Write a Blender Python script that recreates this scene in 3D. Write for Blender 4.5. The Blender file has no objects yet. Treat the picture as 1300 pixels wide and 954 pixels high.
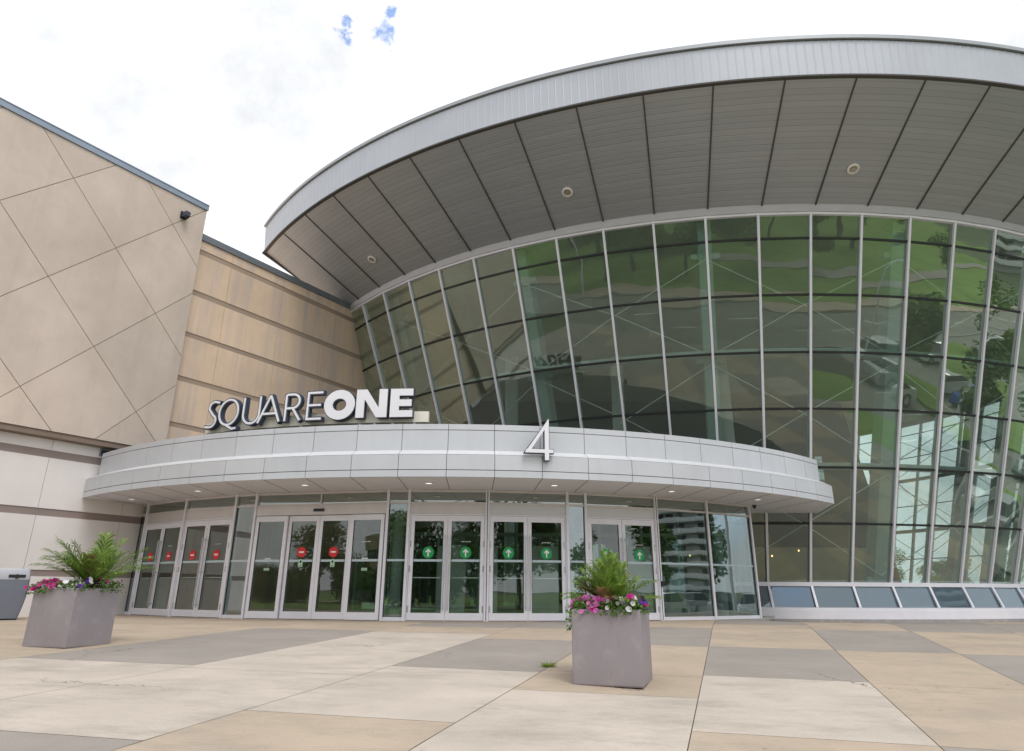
import bpy, math, random
from mathutils import Vector, Matrix
random.seed(7)
sin, cos, pi = math.sin, math.cos, math.pi
S = bpy.context.scene
COL = S.collection

# ------------------------------------------------------------------ mesh helper
class MB:
    def __init__(s): s.v = []; s.f = []; s.m = []
    def face(s, pts, m=0):
        i = len(s.v); s.v += [tuple(p) for p in pts]; s.f.append(tuple(range(i, i + len(pts)))); s.m.append(m)
    def hexa(s, a, b, m=0):                       # a, b: two quads (lists of 4 points), bottom and top
        i = len(s.v); s.v += [tuple(p) for p in a] + [tuple(p) for p in b]
        for q in ((3, 2, 1, 0), (4, 5, 6, 7), (0, 1, 5, 4), (1, 2, 6, 5), (2, 3, 7, 6), (3, 0, 4, 7)):
            s.f.append(tuple(i + k for k in q)); s.m.append(m)
    def box(s, x0, x1, y0, y1, z0, z1, m=0, fr=None):
        fr = fr or (lambda x, y, z: (x, y, z))
        s.hexa([fr(x0, y0, z0), fr(x1, y0, z0), fr(x1, y1, z0), fr(x0, y1, z0)],
               [fr(x0, y0, z1), fr(x1, y0, z1), fr(x1, y1, z1), fr(x0, y1, z1)], m)
    def beam(s, p, q, w, d, up=(0, 0, 1), m=0):   # box beam from p to q
        p, q, up = Vector(p), Vector(q), Vector(up)
        t = (q - p).normalized(); x = t.cross(up)
        if x.length < 1e-4: x = t.cross(Vector((1, 0, 0)))
        x.normalize(); y = x.cross(t).normalized(); x = x * (w / 2); y = y * (d / 2)
        s.hexa([p - x - y, p + x - y, p + x + y, p - x + y], [q - x - y, q + x - y, q + x + y, q - x + y], m)
    def tube(s, pts, r, n=8, m=0, cap=True):
        pts = [Vector(p) for p in pts]; rings = []
        if not isinstance(r, (list, tuple)): r = [r] * len(pts)
        for k, p in enumerate(pts):
            t = (pts[min(k + 1, len(pts) - 1)] - pts[max(k - 1, 0)]).normalized()
            a = t.cross(Vector((0, 0, 1)))
            if a.length < .05: a = t.cross(Vector((1, 0, 0)))
            a.normalize(); b = t.cross(a); i = len(s.v); rings.append(i)
            for j in range(n):
                g = 2 * pi * j / n; s.v.append(tuple(p + (a * cos(g) + b * sin(g)) * r[k]))
        for k in range(len(pts) - 1):
            for j in range(n):
                a, b = rings[k], rings[k + 1]; s.f.append((a + j, a + (j + 1) % n, b + (j + 1) % n, b + j)); s.m.append(m)
        if cap:
            s.f.append(tuple(rings[0] + j for j in range(n))[::-1]); s.m.append(m)
            s.f.append(tuple(rings[-1] + j for j in range(n))); s.m.append(m)
    def lathe(s, c, prof, n=24, m=0):
        c = Vector(c); rings = []
        for r, z in prof:
            i = len(s.v); rings.append(i)
            for j in range(n):
                g = 2 * pi * j / n; s.v.append((c.x + r * cos(g), c.y + r * sin(g), c.z + z))
        for a, b in zip(rings, rings[1:]):
            for j in range(n): s.f.append((a + j, a + (j + 1) % n, b + (j + 1) % n, b + j)); s.m.append(m)
    def prism(s, poly, fr, d0, d1, m=0, side=None):   # poly in (x,z), extruded over local depth d0 (front) .. d1 (back)
        n = len(poly); i = len(s.v); side = m if side is None else side
        s.v += [tuple(fr(x, d0, z)) for x, z in poly] + [tuple(fr(x, d1, z)) for x, z in poly]
        s.f.append(tuple(range(i, i + n))); s.m.append(m)
        s.f.append(tuple(range(i + 2 * n - 1, i + n - 1, -1))); s.m.append(side)
        for k in range(n):
            l = (k + 1) % n; s.f.append((i + k, i + n + k, i + n + l, i + l)); s.m.append(side)
    def build(s, name, mats, parent=None, smooth=False, local=False, recalc=True):
        off = Vector((0, 0, 0)) if (parent is None or local) else world_loc(parent)
        me = bpy.data.meshes.new(name)
        me.from_pydata([(a - off.x, b - off.y, c - off.z) for a, b, c in s.v], [], s.f)
        if not isinstance(mats, (list, tuple)): mats = [mats]
        for x in mats: me.materials.append(x)
        me.polygons.foreach_set('material_index', s.m)
        if smooth: me.polygons.foreach_set('use_smooth', [True] * len(s.f))
        me.update()
        if recalc:
            import bmesh
            bm = bmesh.new(); bm.from_mesh(me); bmesh.ops.remove_doubles(bm, verts=bm.verts, dist=1e-6)
            bmesh.ops.recalc_face_normals(bm, faces=bm.faces); bm.to_mesh(me); bm.free()
        if smooth and hasattr(me, 'set_sharp_from_angle'): me.set_sharp_from_angle(angle=math.radians(35))
        o = bpy.data.objects.new(name, me); COL.objects.link(o)
        if parent is not None: o.parent = parent
        return o

def world_loc(o):
    v = Vector(o.location); p = o.parent
    while p is not None: v = v + Vector(p.location); p = p.parent
    return v
def tag(o, label=None, cat=None, group=None, kind=None):
    if label: o['label'] = label
    if cat: o['category'] = cat
    if group: o['group'] = group
    if kind: o['kind'] = kind
    return o
def thing(name, label, cat, loc=(0, 0, 0), rz=0, group=None):
    o = bpy.data.objects.new(name, None); COL.objects.link(o); o.location = loc; o.rotation_euler = (0, 0, rz)
    o.empty_display_size = .2
    return tag(o, label, cat, group)
def copy_tree(o, parent=None):
    c = o.copy(); COL.objects.link(c)
    if parent is not None: c.parent = parent
    for ch in list(o.children): copy_tree(ch, c)
    return c

# ------------------------------------------------------------------ materials
def newmat(name):
    m = bpy.data.materials.new(name); m.use_nodes = True
    return m, m.node_tree, m.node_tree.nodes['Principled BSDF']
def N(nt, t, **kw):
    n = nt.nodes.new(t)
    for k, v in kw.items(): setattr(n, k, v)
    return n
def setin(n, **kw):
    for k, v in kw.items(): n.inputs[k.replace('_', ' ')].default_value = v
def mixcol(nt, a, b, fac, blend='MIX'):
    n = N(nt, 'ShaderNodeMix', data_type='RGBA', blend_type=blend)
    for s, v in ((0, fac), (6, a), (7, b)):
        if hasattr(v, 'links') or isinstance(v, bpy.types.NodeSocket): nt.links.new(v, n.inputs[s])
        else: n.inputs[s].default_value = (*v, 1) if isinstance(v, tuple) else v
    return n.outputs[2]
def ramp(nt, src, a, b, c0=0., c1=1.):
    n = N(nt, 'ShaderNodeMapRange'); n.inputs[1].default_value = a; n.inputs[2].default_value = b
    n.inputs[3].default_value = c0; n.inputs[4].default_value = c1; nt.links.new(src, n.inputs[0]); return n.outputs[0]
def noise(nt, scale, detail=4, stretch=None, rough=.6):
    g = N(nt, 'ShaderNodeTexCoord'); out = g.outputs['Object']
    if stretch:
        mp = N(nt, 'ShaderNodeMapping'); mp.inputs['Scale'].default_value = stretch; nt.links.new(out, mp.inputs[0]); out = mp.outputs[0]
    n = N(nt, 'ShaderNodeTexNoise'); setin(n, Scale=scale, Detail=detail, Roughness=rough); nt.links.new(out, n.inputs['Vector'])
    return n.outputs['Fac']
def mat(name, col, rough=.6, metal=0., var=.12, vscale=2.5, fine=0., bump=0., bscale=60, stretch=None, stain=None, spec=.5, isl=0., stain2=None, pave=False):
    m, nt, b = newmat(name)
    b.inputs['Roughness'].default_value = rough; b.inputs['Metallic'].default_value = metal
    b.inputs['Specular IOR Level'].default_value = spec
    dark = tuple(c * (1 - var) for c in col); lite = tuple(min(1, c * (1 + var)) for c in col)
    c = mixcol(nt, dark, lite, ramp(nt, noise(nt, vscale, 6, stretch), .3, .7))
    if fine:
        f = ramp(nt, noise(nt, 90, 3), .3, .7, 1 - fine, 1 + fine)
        v = N(nt, 'ShaderNodeCombineXYZ'); [nt.links.new(f, v.inputs[i]) for i in range(3)]
        c = mixcol(nt, c, v.outputs[0], 1., 'MULTIPLY')
    if stain:                                   # (colour, scale, stretch, lo, hi, amount)
        sc, ss, st, lo, hi, am = stain
        c = mixcol(nt, c, sc, ramp(nt, noise(nt, ss, 5, st), lo, hi, 0, am))
    if stain2:
        sc, ss, st, lo, hi, am = stain2
        c = mixcol(nt, c, sc, ramp(nt, noise(nt, ss, 6, st, .7), lo, hi, 0, am))
    if isl:
        geo = N(nt, 'ShaderNodeNewGeometry'); f = ramp(nt, geo.outputs['Random Per Island'], 0, 1, 1 - isl, 1 + isl * .6)
        v = N(nt, 'ShaderNodeCombineXYZ'); [nt.links.new(f, v.inputs[i]) for i in range(3)]
        c = mixcol(nt, c, v.outputs[0], 1., 'MULTIPLY')
    if pave:                                    # gum spots, hairline cracks, grit
        tcx = N(nt, 'ShaderNodeTexCoord').outputs['Object']
        vo = N(nt, 'ShaderNodeTexVoronoi', feature='F1'); setin(vo, Scale=1.7, Randomness=1.); nt.links.new(tcx, vo.inputs['Vector'])
        sz = ramp(nt, noise(nt, 1.1, 2), .35, .7, .012, .055)
        sub = N(nt, 'ShaderNodeMath', operation='LESS_THAN'); nt.links.new(vo.outputs['Distance'], sub.inputs[0]); nt.links.new(sz, sub.inputs[1])
        mu = N(nt, 'ShaderNodeMath', operation='MULTIPLY'); nt.links.new(sub.outputs[0], mu.inputs[0]); mu.inputs[1].default_value = .42
        c = mixcol(nt, c, (.13, .115, .10), mu.outputs[0])
        wz = N(nt, 'ShaderNodeTexNoise'); setin(wz, Scale=3., Detail=5., Roughness=.7); nt.links.new(tcx, wz.inputs['Vector'])
        ad = N(nt, 'ShaderNodeVectorMath', operation='MULTIPLY_ADD'); nt.links.new(wz.outputs['Color'], ad.inputs[0]); ad.inputs[1].default_value = (.5, .5, .5); nt.links.new(tcx, ad.inputs[2])
        ve = N(nt, 'ShaderNodeTexVoronoi', feature='DISTANCE_TO_EDGE'); setin(ve, Scale=.33); nt.links.new(ad.outputs[0], ve.inputs['Vector'])
        cr = ramp(nt, ve.outputs['Distance'], .0012, .004, 1, 0)
        ms = ramp(nt, noise(nt, .35, 2), .57, .63)
        m2 = N(nt, 'ShaderNodeMath', operation='MULTIPLY'); nt.links.new(cr, m2.inputs[0]); nt.links.new(ms, m2.inputs[1])
        c = mixcol(nt, c, (.10, .085, .07), m2.outputs[0])
        c = mixcol(nt, c, (.30, .27, .235), ramp(nt, noise(nt, .7, 9, (1, 2.2, 1), .8), .48, .66, 0, .5))
    nt.links.new(c, b.inputs['Base Color'])
    if bump:
        bn = N(nt, 'ShaderNodeBump'); setin(bn, Strength=bump, Distance=.01); nt.links.new(noise(nt, bscale, 3), bn.inputs['Height']); nt.links.new(bn.outputs[0], b.inputs['Normal'])
    return m
def glassmat(name, tint, refl, refl_col=(1, 1, 1), wave=.0, wscale=.8, rough=0.0, haze=0., hazecol=(.3, .4, .38), edge=.9, pw_=4.):
    m, nt, b = newmat(name); nt.nodes.remove(b); out = nt.nodes['Material Output']
    t = N(nt, 'ShaderNodeBsdfTransparent'); t.inputs[0].default_value = (*tint, 1)
    g = N(nt, 'ShaderNodeBsdfGlossy'); g.inputs[0].default_value = (*refl_col, 1); g.inputs['Roughness'].default_value = rough
    fr = N(nt, 'ShaderNodeLayerWeight'); fr.inputs[0].default_value = .5
    pw = N(nt, 'ShaderNodeMath', operation='POWER'); pw.inputs[1].default_value = pw_; nt.links.new(fr.outputs['Facing'], pw.inputs[0])
    fac = ramp(nt, pw.outputs[0], 0.0, 1.0, refl, edge)
    if wave:
        bn = N(nt, 'ShaderNodeBump'); setin(bn, Strength=1., Distance=wave); nt.links.new(noise(nt, wscale, 2, None, .5), bn.inputs['Height']); nt.links.new(bn.outputs[0], g.inputs['Normal'])
    base = t.outputs[0]
    if haze:
        d = N(nt, 'ShaderNodeBsdfDiffuse'); d.inputs[0].default_value = (*hazecol, 1)
        mx = N(nt, 'ShaderNodeMixShader'); mx.inputs[0].default_value = haze; nt.links.new(t.outputs[0], mx.inputs[1]); nt.links.new(d.outputs[0], mx.inputs[2]); base = mx.outputs[0]
    mx = N(nt, 'ShaderNodeMixShader'); nt.links.new(fac, mx.inputs[0]); nt.links.new(base, mx.inputs[1]); nt.links.new(g.outputs[0], mx.inputs[2])
    nt.links.new(mx.outputs[0], out.inputs[0]); return m
def emit(name, col, st):
    m, nt, b = newmat(name); b.inputs['Base Color'].default_value = (*col, 1)
    b.inputs['Emission Color'].default_value = (*col, 1); b.inputs['Emission Strength'].default_value = st; return m

M = {}
M['panel'] = mat('silver_panel', (.565, .585, .615), .42, .15, var=.04, vscale=.9, fine=.015, isl=.035, stain=((.46, .47, .48), 1.4, (2.5, 2.5, .3), .52, .75, .3))
M['ledge'] = mat('silver_ledge', (.66, .67, .69), .4, .1, var=.03)  # paler than the panels: sky brightness on the sloped ledge put into the colour
M['joint'] = mat('dark_joint', (.035, .035, .035), .9, var=.05)
M['soffit_canopy'] = mat('canopy_soffit', (.76, .765, .80), .45, .05, var=.05, vscale=.7)
M['alu'] = mat('aluminium_frame', (.80, .80, .86), .38, .1, var=.04, fine=.02)
M['alu_dark'] = mat('darker_frame', (.66, .625, .61), .4, .3, var=.05)  # darker, warmer frame tone for the rails above the doors
M['gasket'] = mat('gasket', (.018, .022, .022), .6, var=.05)
M['teal'] = mat('teal_steel', (.30, .40, .36), .5, var=.08)
M['rod'] = mat('rod_steel', (.62, .66, .63), .4, .1, var=.05)
M['beige'] = mat('beige_concrete', (.655, .553, .475), .85, var=.10, vscale=.55, fine=.03, bump=.12, bscale=45,
                 isl=.06, stain=((.52, .43, .36), 1.6, None, .5, .8, .4), stain2=((.50, .42, .36), 1.1, (2.2, 2.2, .12), .52, .72, .35))
M['stripe_beige'] = mat('beige_stripe_concrete', (.86, .655, .48), .85, var=.13, vscale=.5, fine=.03, bump=.08, bscale=45,
                 isl=.05, stain=((.60, .50, .46), 1.1, (1.6, 1.6, .10), .44, .64, .7))
M['band'] = mat('taupe_band', (.44, .335, .26), .85, var=.08, vscale=.8, fine=.03, bump=.1)
M['white_wall'] = mat('white_concrete', (.82, .78, .765), .85, var=.07, vscale=.6, fine=.02, bump=.06, bscale=50,
                 isl=.03, stain=((.70, .64, .61), .9, (1, 1, .25), .5, .75, .3))
M['band_grey'] = mat('grey_taupe_band', (.31, .25, .23), .85, var=.08, vscale=.8, fine=.03)
M['coping'] = mat('blue_grey_coping', (.30, .355, .44), .45, .3, var=.06)
M['coping_dark'] = mat('grey_coping', (.24, .265, .30), .45, .3, var=.06)
M['groove'] = mat('wall_groove', (.25, .19, .15), .95, var=.1)
M['kerb_white'] = mat('white_kerb', (.82, .81, .86), .7, var=.04, fine=.02)
M['kerb_stone'] = mat('stone_kerb', (.38, .36, .35), .9, var=.15, vscale=8, fine=.1)
M['asphalt'] = mat('asphalt', (.25, .24, .215), .9, var=.2, vscale=.4, fine=.12)
M['grass'] = mat('lawn_grass', (.17, .26, .055), .95, var=.25, vscale=.25, fine=.15)
M['earth'] = mat('far_ground', (.10, .125, .06), .95, var=.3, vscale=.03)
M['paint'] = mat('road_paint', (.72, .72, .70), .8, var=.1, fine=.1)
M['floor'] = mat('interior_floor', (.45, .42, .38), .3, var=.08)
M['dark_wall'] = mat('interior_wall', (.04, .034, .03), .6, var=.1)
M['ceil'] = mat('interior_ceiling', (.42, .44, .36), .8, var=.06)
M['tan_wall'] = mat('interior_tan', (.42, .33, .2), .7, var=.08)
M['white_col'] = mat('white_column', (.62, .66, .64), .5, var=.04)
M['letter_white'] = mat('letter_face', (.80, .80, .84), .35, var=.02)
M['letter_navy'] = mat('letter_side', (.05, .065, .10), .45, var=.1)
M['rail'] = mat('sign_rail', (.82, .79, .69), .5, var=.06)
M['black'] = mat('black_plastic', (.012, .013, .016), .4, var=.1)
M['chrome'] = mat('steel_handle', (.55, .55, .56), .25, .9, var=.05)
M['red'] = mat('red_sticker', (.68, .02, .025), .45, var=.03)
M['green'] = mat('green_sticker', (.0, .34, .085), .45, var=.03)
M['white'] = mat('white_sticker', (.85, .85, .85), .5, var=.02)
M['mint'] = mat('mint_sticker', (.45, .70, .50), .5, var=.02)
M['frost'] = mat('frosted_stripe', (.50, .62, .66), .5, var=.03)
M['planter'] = mat('planter_grey', (.31, .28, .30), .62, .05, var=.06, vscale=2.2, fine=.02, bump=.05, bscale=25,
                   stain=((.42, .40, .39), 5, None, .58, .72, .45), stain2=((.22, .19, .175), 3.2, (3, 3, .5), .55, .74, .35))
M['soil'] = mat('soil', (.03, .02, .013), 1, var=.3, vscale=20, bump=.6, bscale=40)
M['bin'] = mat('bin_blue_grey', (.17, .185, .225), .45, .25, var=.05)
M['bin_top'] = mat('bin_lid', (.42, .43, .48), .45, .1, var=.05)
def leafmat(name, col, var=.35, rough=.55, trans=.25):
    m, nt, b = newmat(name); out = nt.nodes['Material Output']
    oi = N(nt, 'ShaderNodeNewGeometry')
    c = mixcol(nt, tuple(x * (1 - var) for x in col), tuple(x * (1 + var) for x in col), ramp(nt, oi.outputs['Random Per Island'], 0, 1))
    nt.links.new(c, b.inputs['Base Color']); b.inputs['Roughness'].default_value = rough
    t = N(nt, 'ShaderNodeBsdfTranslucent'); nt.links.new(c, t.inputs[0])
    mx = N(nt, 'ShaderNodeMixShader'); mx.inputs[0].default_value = trans
    nt.links.new(b.outputs[0], mx.inputs[1]); nt.links.new(t.outputs[0], mx.inputs[2]); nt.links.new(mx.outputs[0], out.inputs[0]); return m
M['palm'] = leafmat('palm_green', (.18, .29, .045), .55)
M['palm_dry'] = leafmat('palm_dry', (.30, .20, .09), .3)
M['leafy'] = leafmat('petunia_leaf', (.11, .22, .035), .4)
M['dark_leaf'] = leafmat('dark_purple_leaf', (.045, .012, .025), .4)
M['magenta'] = leafmat('magenta_petal', (.62, .02, .30), .3, .6, .3)
M['pinkish'] = leafmat('pink_petal', (.70, .17, .52), .25, .6, .3)
M['petal_white'] = leafmat('white_petal', (.85, .84, .86), .06, .6, .2)
M['violet'] = leafmat('violet_petal', (.09, .02, .26), .4, .6, .2)
M['crown_a'] = leafmat('tree_leaf_mid', (.07, .135, .02), .35)
M['crown_b'] = leafmat('tree_leaf_light', (.11, .19, .03), .35)
M['bark'] = mat('bark', (.12, .09, .065), .95, var=.3, vscale=6)
# paving
def paving(name, col, dirt):
    m = mat(name, col, .88, pave=True, var=.10, vscale=.9, fine=.10, bump=.22, bscale=90, stain=(dirt, 2.3, None, .5, .78, .38), spec=.3)
    return m
M['p_light'] = paving('light_concrete', (.555, .49, .42), (.45, .39, .335))
M['p_tan'] = paving('tan_concrete', (.485, .395, .305), (.40, .335, .27))
M['p_grey'] = paving('grey_concrete', (.345, .31, .28), (.26, .235, .21))
M['p_joint'] = mat('joint_dirt', (.11, .095, .08), 1, var=.3, vscale=8)
# glass
M['g_drum'] = glassmat('rotunda_glass', (.81, .94, .91), .12, (.87, 1., .88), wave=.011, wscale=.45, edge=1.0, pw_=1.3, haze=.085, hazecol=(.50, .57, .50))
M['g_door'] = glassmat('door_glass', (.66, .76, .71), .12, (.95, 1, .96), wave=.002, wscale=.8)
M['g_side'] = glassmat('side_glass', (.50, .64, .62), .26, (.9, 1, 1), wave=.0015, wscale=.9)
M['g_trans'] = glassmat('transom_glass', (.40, .47, .42), .28, (.9, .95, .9), wave=.001)
M['g_skirt'] = glassmat('skirt_glass', (.20, .28, .34), .14, (.8, .92, 1), wave=.002, haze=.5, hazecol=(.17, .24, .30))
# soffit planks (concentric about object origin) and ribbed fascia
def planks():
    m, nt, b = newmat('soffit_planks'); b.inputs['Roughness'].default_value = .42; b.inputs['Metallic'].default_value = .25
    g = N(nt, 'ShaderNodeTexCoord'); mp = N(nt, 'ShaderNodeMapping'); mp.inputs['Scale'].default_value = (1, 1, 0); nt.links.new(g.outputs['Object'], mp.inputs[0])
    L = N(nt, 'ShaderNodeVectorMath', operation='LENGTH'); nt.links.new(mp.outputs[0], L.inputs[0])
    md = N(nt, 'ShaderNodeMath', operation='MULTIPLY'); md.inputs[1].default_value = 1 / .15; nt.links.new(L.outputs['Value'], md.inputs[0])
    fr = N(nt, 'ShaderNodeMath', operation='FRACT'); nt.links.new(md.outputs[0], fr.inputs[0])
    pp = N(nt, 'ShaderNodeMath', operation='PINGPONG'); pp.inputs[1].default_value = .5; nt.links.new(fr.outputs[0], pp.inputs[0])
    h = ramp(nt, pp.outputs[0], 0, .12)
    bn = N(nt, 'ShaderNodeBump'); setin(bn, Strength=.6, Distance=.008); nt.links.new(h, bn.inputs['Height']); nt.links.new(bn.outputs[0], b.inputs['Normal'])
    fl = N(nt, 'ShaderNodeMath', operation='FLOOR'); nt.links.new(md.outputs[0], fl.inputs[0])
    wn = N(nt, 'ShaderNodeTexWhiteNoise', noise_dimensions='1D'); nt.links.new(fl.outputs[0], wn.inputs['W'])
    c = mixcol(nt, (.385, .40, .42), (.43, .445, .465), wn.outputs['Value'])
    c = mixcol(nt, (.28, .27, .26), c, ramp(nt, pp.outputs[0], 0, .06, .45, 1.))
    c = mixcol(nt, c, (.345, .355, .37), ramp(nt, noise(nt, .5, 5), .45, .75, 0, .4))
    nt.links.new(c, b.inputs['Base Color']); return m
M['planks'] = planks()
M['fascia'] = mat('ribbed_fascia', (.47, .49, .53), .40, .35, var=.05, vscale=.6, fine=.01)
M['lip'] = mat('roof_lip', (.36, .38, .40), .4, .3, var=.04)
M['seam'] = mat('soffit_seam', (.085, .08, .075), .8, var=.05)
M['lamp_ring'] = mat('lamp_ring', (.86, .84, .78), .4, .1, var=.03)
M['lamp_lens'] = mat('lamp_lens', (.45, .40, .33), .15, .3, var=.1, vscale=14)
M['lit'] = emit('lit_downlight', (1., .93, .82), 1.2)
M['glow'] = emit('warm_lamp', (1., .62, .25), 2.5)

# ------------------------------------------------------------------ plan geometry (metres, camera above the origin looking along +Y)
CD = Vector((9.057, 37.008)); PH, DT = -.016, .079
def RD(z): return 15.508 + (z - .919) * .36367
def pol(c, R, a, z): return Vector((c.x + R * sin(a), c.y - R * cos(a), z))
def azk(k): return PH + DT * (k - 12)
CC = Vector((-1.48, 28.1)); CF = Vector((-1.553, 29.016)); RF = 12.8
W0 = Vector((-10.18, 19.5)); WD = Vector((.86, 1.41)).normalized(); WN = Vector((WD.y, -WD.x))
def onwall(u, d, z): return Vector((W0.x + WD.x * u + WN.x * d, W0.y + WD.y * u + WN.y * d, z))
def smooth(t): t = max(0., min(1., t)); return t * t * (3 - 2 * t)
def g(X, Y):
    k = min(.065, max(.02, .0485 + .0029 * X)); d = max(0., 15.5 - Y); z = -k * d * d / (d + 1)
    z += (-.75 - z) * smooth((6 - Y) / 9)
    z += -.17 * smooth((Y - 16) / 4) * smooth((X - 5.5) / 2.5)
    z += (-.75 - z) * smooth((X - 17) / 5)
    return z

# ------------------------------------------------------------------ setting: ground
def grid(name, x0, x1, y0, y1, nx, ny, fz, m, kind='structure'):
    b = MB(); i0 = len(b.v)
    for j in range(ny + 1):
        for i in range(nx + 1):
            x = x0 + (x1 - x0) * i / nx; y = y0 + (y1 - y0) * j / ny; b.v.append((x, y, fz(x, y)))
    for j in range(ny):
        for i in range(nx):
            a = j * (nx + 1) + i; b.f.append((a, a + 1, a + nx + 2, a + nx + 1)); b.m.append(0)
    return tag(b.build(name, m, smooth=True, recalc=False), kind=kind)
b = MB(); b.face([(-2500, -2500, -1.0), (2500, -2500, -1.0), (2500, 2500, -1.0), (-2500, 2500, -1.0)]); tag(b.build('ground', M['earth'], recalc=False), kind='structure')
grid('plaza_bed', -20, 22, -3, 22.5, 84, 51, lambda x, y: g(x, y) - .012, M['p_joint'])
# paving slabs: columns lean with the plan; colours read from the photograph
cols = [-20] + [-5.45 - 1.95 * k for k in range(6, -1, -1)] + [-3.1, -.92, .95, 2.87, 4.8, 6.6, 8.5, 10.4, 12.3, 14.2, 16.1, 18.0, 20, 22.6]
cols = [c for c in cols if c >= -20]
rowcol = {}
def rows_for(c):                                # list of (y' boundary, colour BELOW it) from far to near
    if c == -3.1: return [(22.5, 'p_grey'), (13.1, 'p_tan'), ]
    return None
LT, TN, GR = 0, 1, 2
spec = {  # column start -> [(y'top, y'bottom, colour)...]
    -3.1: [(24, 15.6, TN), (15.6, 14.2, GR), (14.2, 13.0, TN), (13.0, 8.3, LT), (8.3, 5.2, LT), (5.2, 2, GR)],
    -.92: [(24, 17, TN), (17, 14.3, GR), (14.3, 12.3, TN), (12.3, 9.06, GR), (9.06, 6.3, LT), (6.3, 3.5, TN)],
    .95: [(24, 17.4, TN), (17.4, 14.9, TN), (14.9, 12.05, GR), (12.05, 9.2, TN), (9.2, 7.9, TN), (7.9, 5.3, LT), (5.3, 2.6, GR)],
    2.87: [(24, 15.9, GR), (15.9, 12.1, TN), (12.1, 9.35, GR), (9.35, 6.5, LT), (6.5, 3.4, TN)],
    4.8: [(24, 17.6, TN), (17.6, 14.93, TN), (14.93, 12.1, GR), (12.1, 9.3, TN), (9.3, 6.5, TN), (6.5, 3.5, GR)],
    6.6: [(24, 17.6, GR), (17.6, 14.93, GR), (14.93, 12.0, TN), (12.0, 9.2, GR), (9.2, 6.4, LT), (6.4, 3.5, TN)],
    -5.45: [(24, 17.4, TN), (17.4, 15.2, TN), (15.2, 13.15, TN), (13.15, 11.3, GR), (11.3, 8.5, GR), (8.5, 5.4, LT), (5.4, 2.4, LT)],
}
b = MB(); rnd = random.Random(3)
for ci in range(len(cols) - 1):
    c0, c1 = cols[ci], cols[ci + 1]
    sp = None
    for k, v in spec.items():
        if abs(k - c0) < .02: sp = v
    if sp is None:
        sp = []; y = 24.; par = ci
        while y > 3.5: sp.append((y, y - 2.95, (TN if c0 < -5 and y > 10 else (GR, TN, LT)[par % 3] if y < 9 else (GR, TN)[par % 2]))); y -= 2.95; par += 1
    yb = sp[-1][1]; par = ci
    while yb > -7: sp.append((yb, yb - 2.95, (GR, GR, GR, TN)[par % 4])); yb -= 2.95; par += 1
    for (ya, yb, cc) in sp:
        n = max(2, int((ya - yb) / .6)); w = .0042
        def P(xp, yp):
            # x' = X - .3 (Y - 11), y' = Y + .12 X
            X = (xp + .3 * (yp - 11)) / (1 + .036); Y = yp - .12 * X; return X, Y
        for q in range(n):
            t0 = ya - w - (ya - yb - 2 * w) * q / n; t1 = ya - w - (ya - yb - 2 * w) * (q + 1) / n
            nx = 3
            for r in range(nx):
                u0 = c0 + w + (c1 - c0 - 2 * w) * r / nx; u1 = c0 + w + (c1 - c0 - 2 * w) * (r + 1) / nx
                pts = [P(u0, t1), P(u1, t1), P(u1, t0), P(u0, t0)]
                if any(x < -20 or x > 22 or y < -3 or y > 22.4 for x, y in pts): 
                    pts = [(min(22, max(-20, x)), min(22.4, max(-3, y))) for x, y in pts]
                    (x0, y0), (x1, y1), (x2, y2), (x3, y3) = pts
                    if abs((x2 - x0) * (y3 - y1) - (x3 - x1) * (y2 - y0)) < 1e-3: continue
                b.face([(x, y, g(x, y)) for x, y in pts], cc)
o = b.build('plaza', [M['p_light'], M['p_tan'], M['p_grey']], recalc=False); tag(o, kind='structure')
# street, lawn, access road behind and beside the viewpoint
b = MB(); b.box(-120, 120, -3.2, -3.02, -1.2, -.75); b.box(-120, 21.9, -11.3, -11.1, -1.2, -.76); tag(b.build('kerbs', M['kerb_stone']), kind='structure')
b = MB(); b.face([(-120, -11.1, -.89), (120, -11.1, -.89), (120, -3.2, -.89), (-120, -3.2, -.89)]); tag(b.build('road', M['asphalt'], recalc=False), kind='structure')
b = MB()
for k in range(-30, 30): b.box(k * 4, k * 4 + 2, -7.22, -7.08, -.887, -.884)
tag(b.build('road_markings', M['paint']), kind='structure')
b = MB(); b.box(-120, 120, -13.4, -11.3, -1.2, -.755); tag(b.build('pavement', M['p_tan']), kind='structure')
grid('lawn', -120, 120, -95, -13.4, 120, 60, lambda x, y: -.74 + .9 * smooth((-13.4 - y) / 50) * (.6 + .4 * sin(x * .07)), M['grass'])
b = MB()
for x0 in range(-120, 120, 2):
    def yy(x): return -26 + 6 * sin(x * .045)
    b.face([(x0, yy(x0) - 1.3, .12), (x0 + 2, yy(x0 + 2) - 1.3, .12), (x0 + 2, yy(x0 + 2) + 1.3, .10), (x0, yy(x0) + 1.3, .10)])
for v in range(len(b.v)):
    x, y, z = b.v[v]; b.v[v] = (x, y, -.74 + .9 * smooth((-13.4 - y) / 50) * (.6 + .4 * sin(x * .07)) + .06)
tag(b.build('lawn_path', M['p_grey'], recalc=False), kind='structure')
b = MB(); b.face([(22.2, -3.02, -.88), (92, -3.02, -.88), (92, 52, -.88), (22.2, 52, -.88)]); tag(b.build('car_park', M['asphalt'], recalc=False), kind='structure')
b = MB()
for k in range(14):
    b.box(24.5, 29.5, -1 + k * 2.9, -.88 + k * 2.9, -.877, -.874); b.box(36.5, 41.5, 1 + k * 2.9, 1.12 + k * 2.9, -.877, -.874)
tag(b.build('parking_lines', M['paint']), kind='structure')
b = MB(); b.box(30, 33.5, -1, 40, -1.1, -.73); b.box(43, 54, -1, 46, -1.1, -.73)
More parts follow.
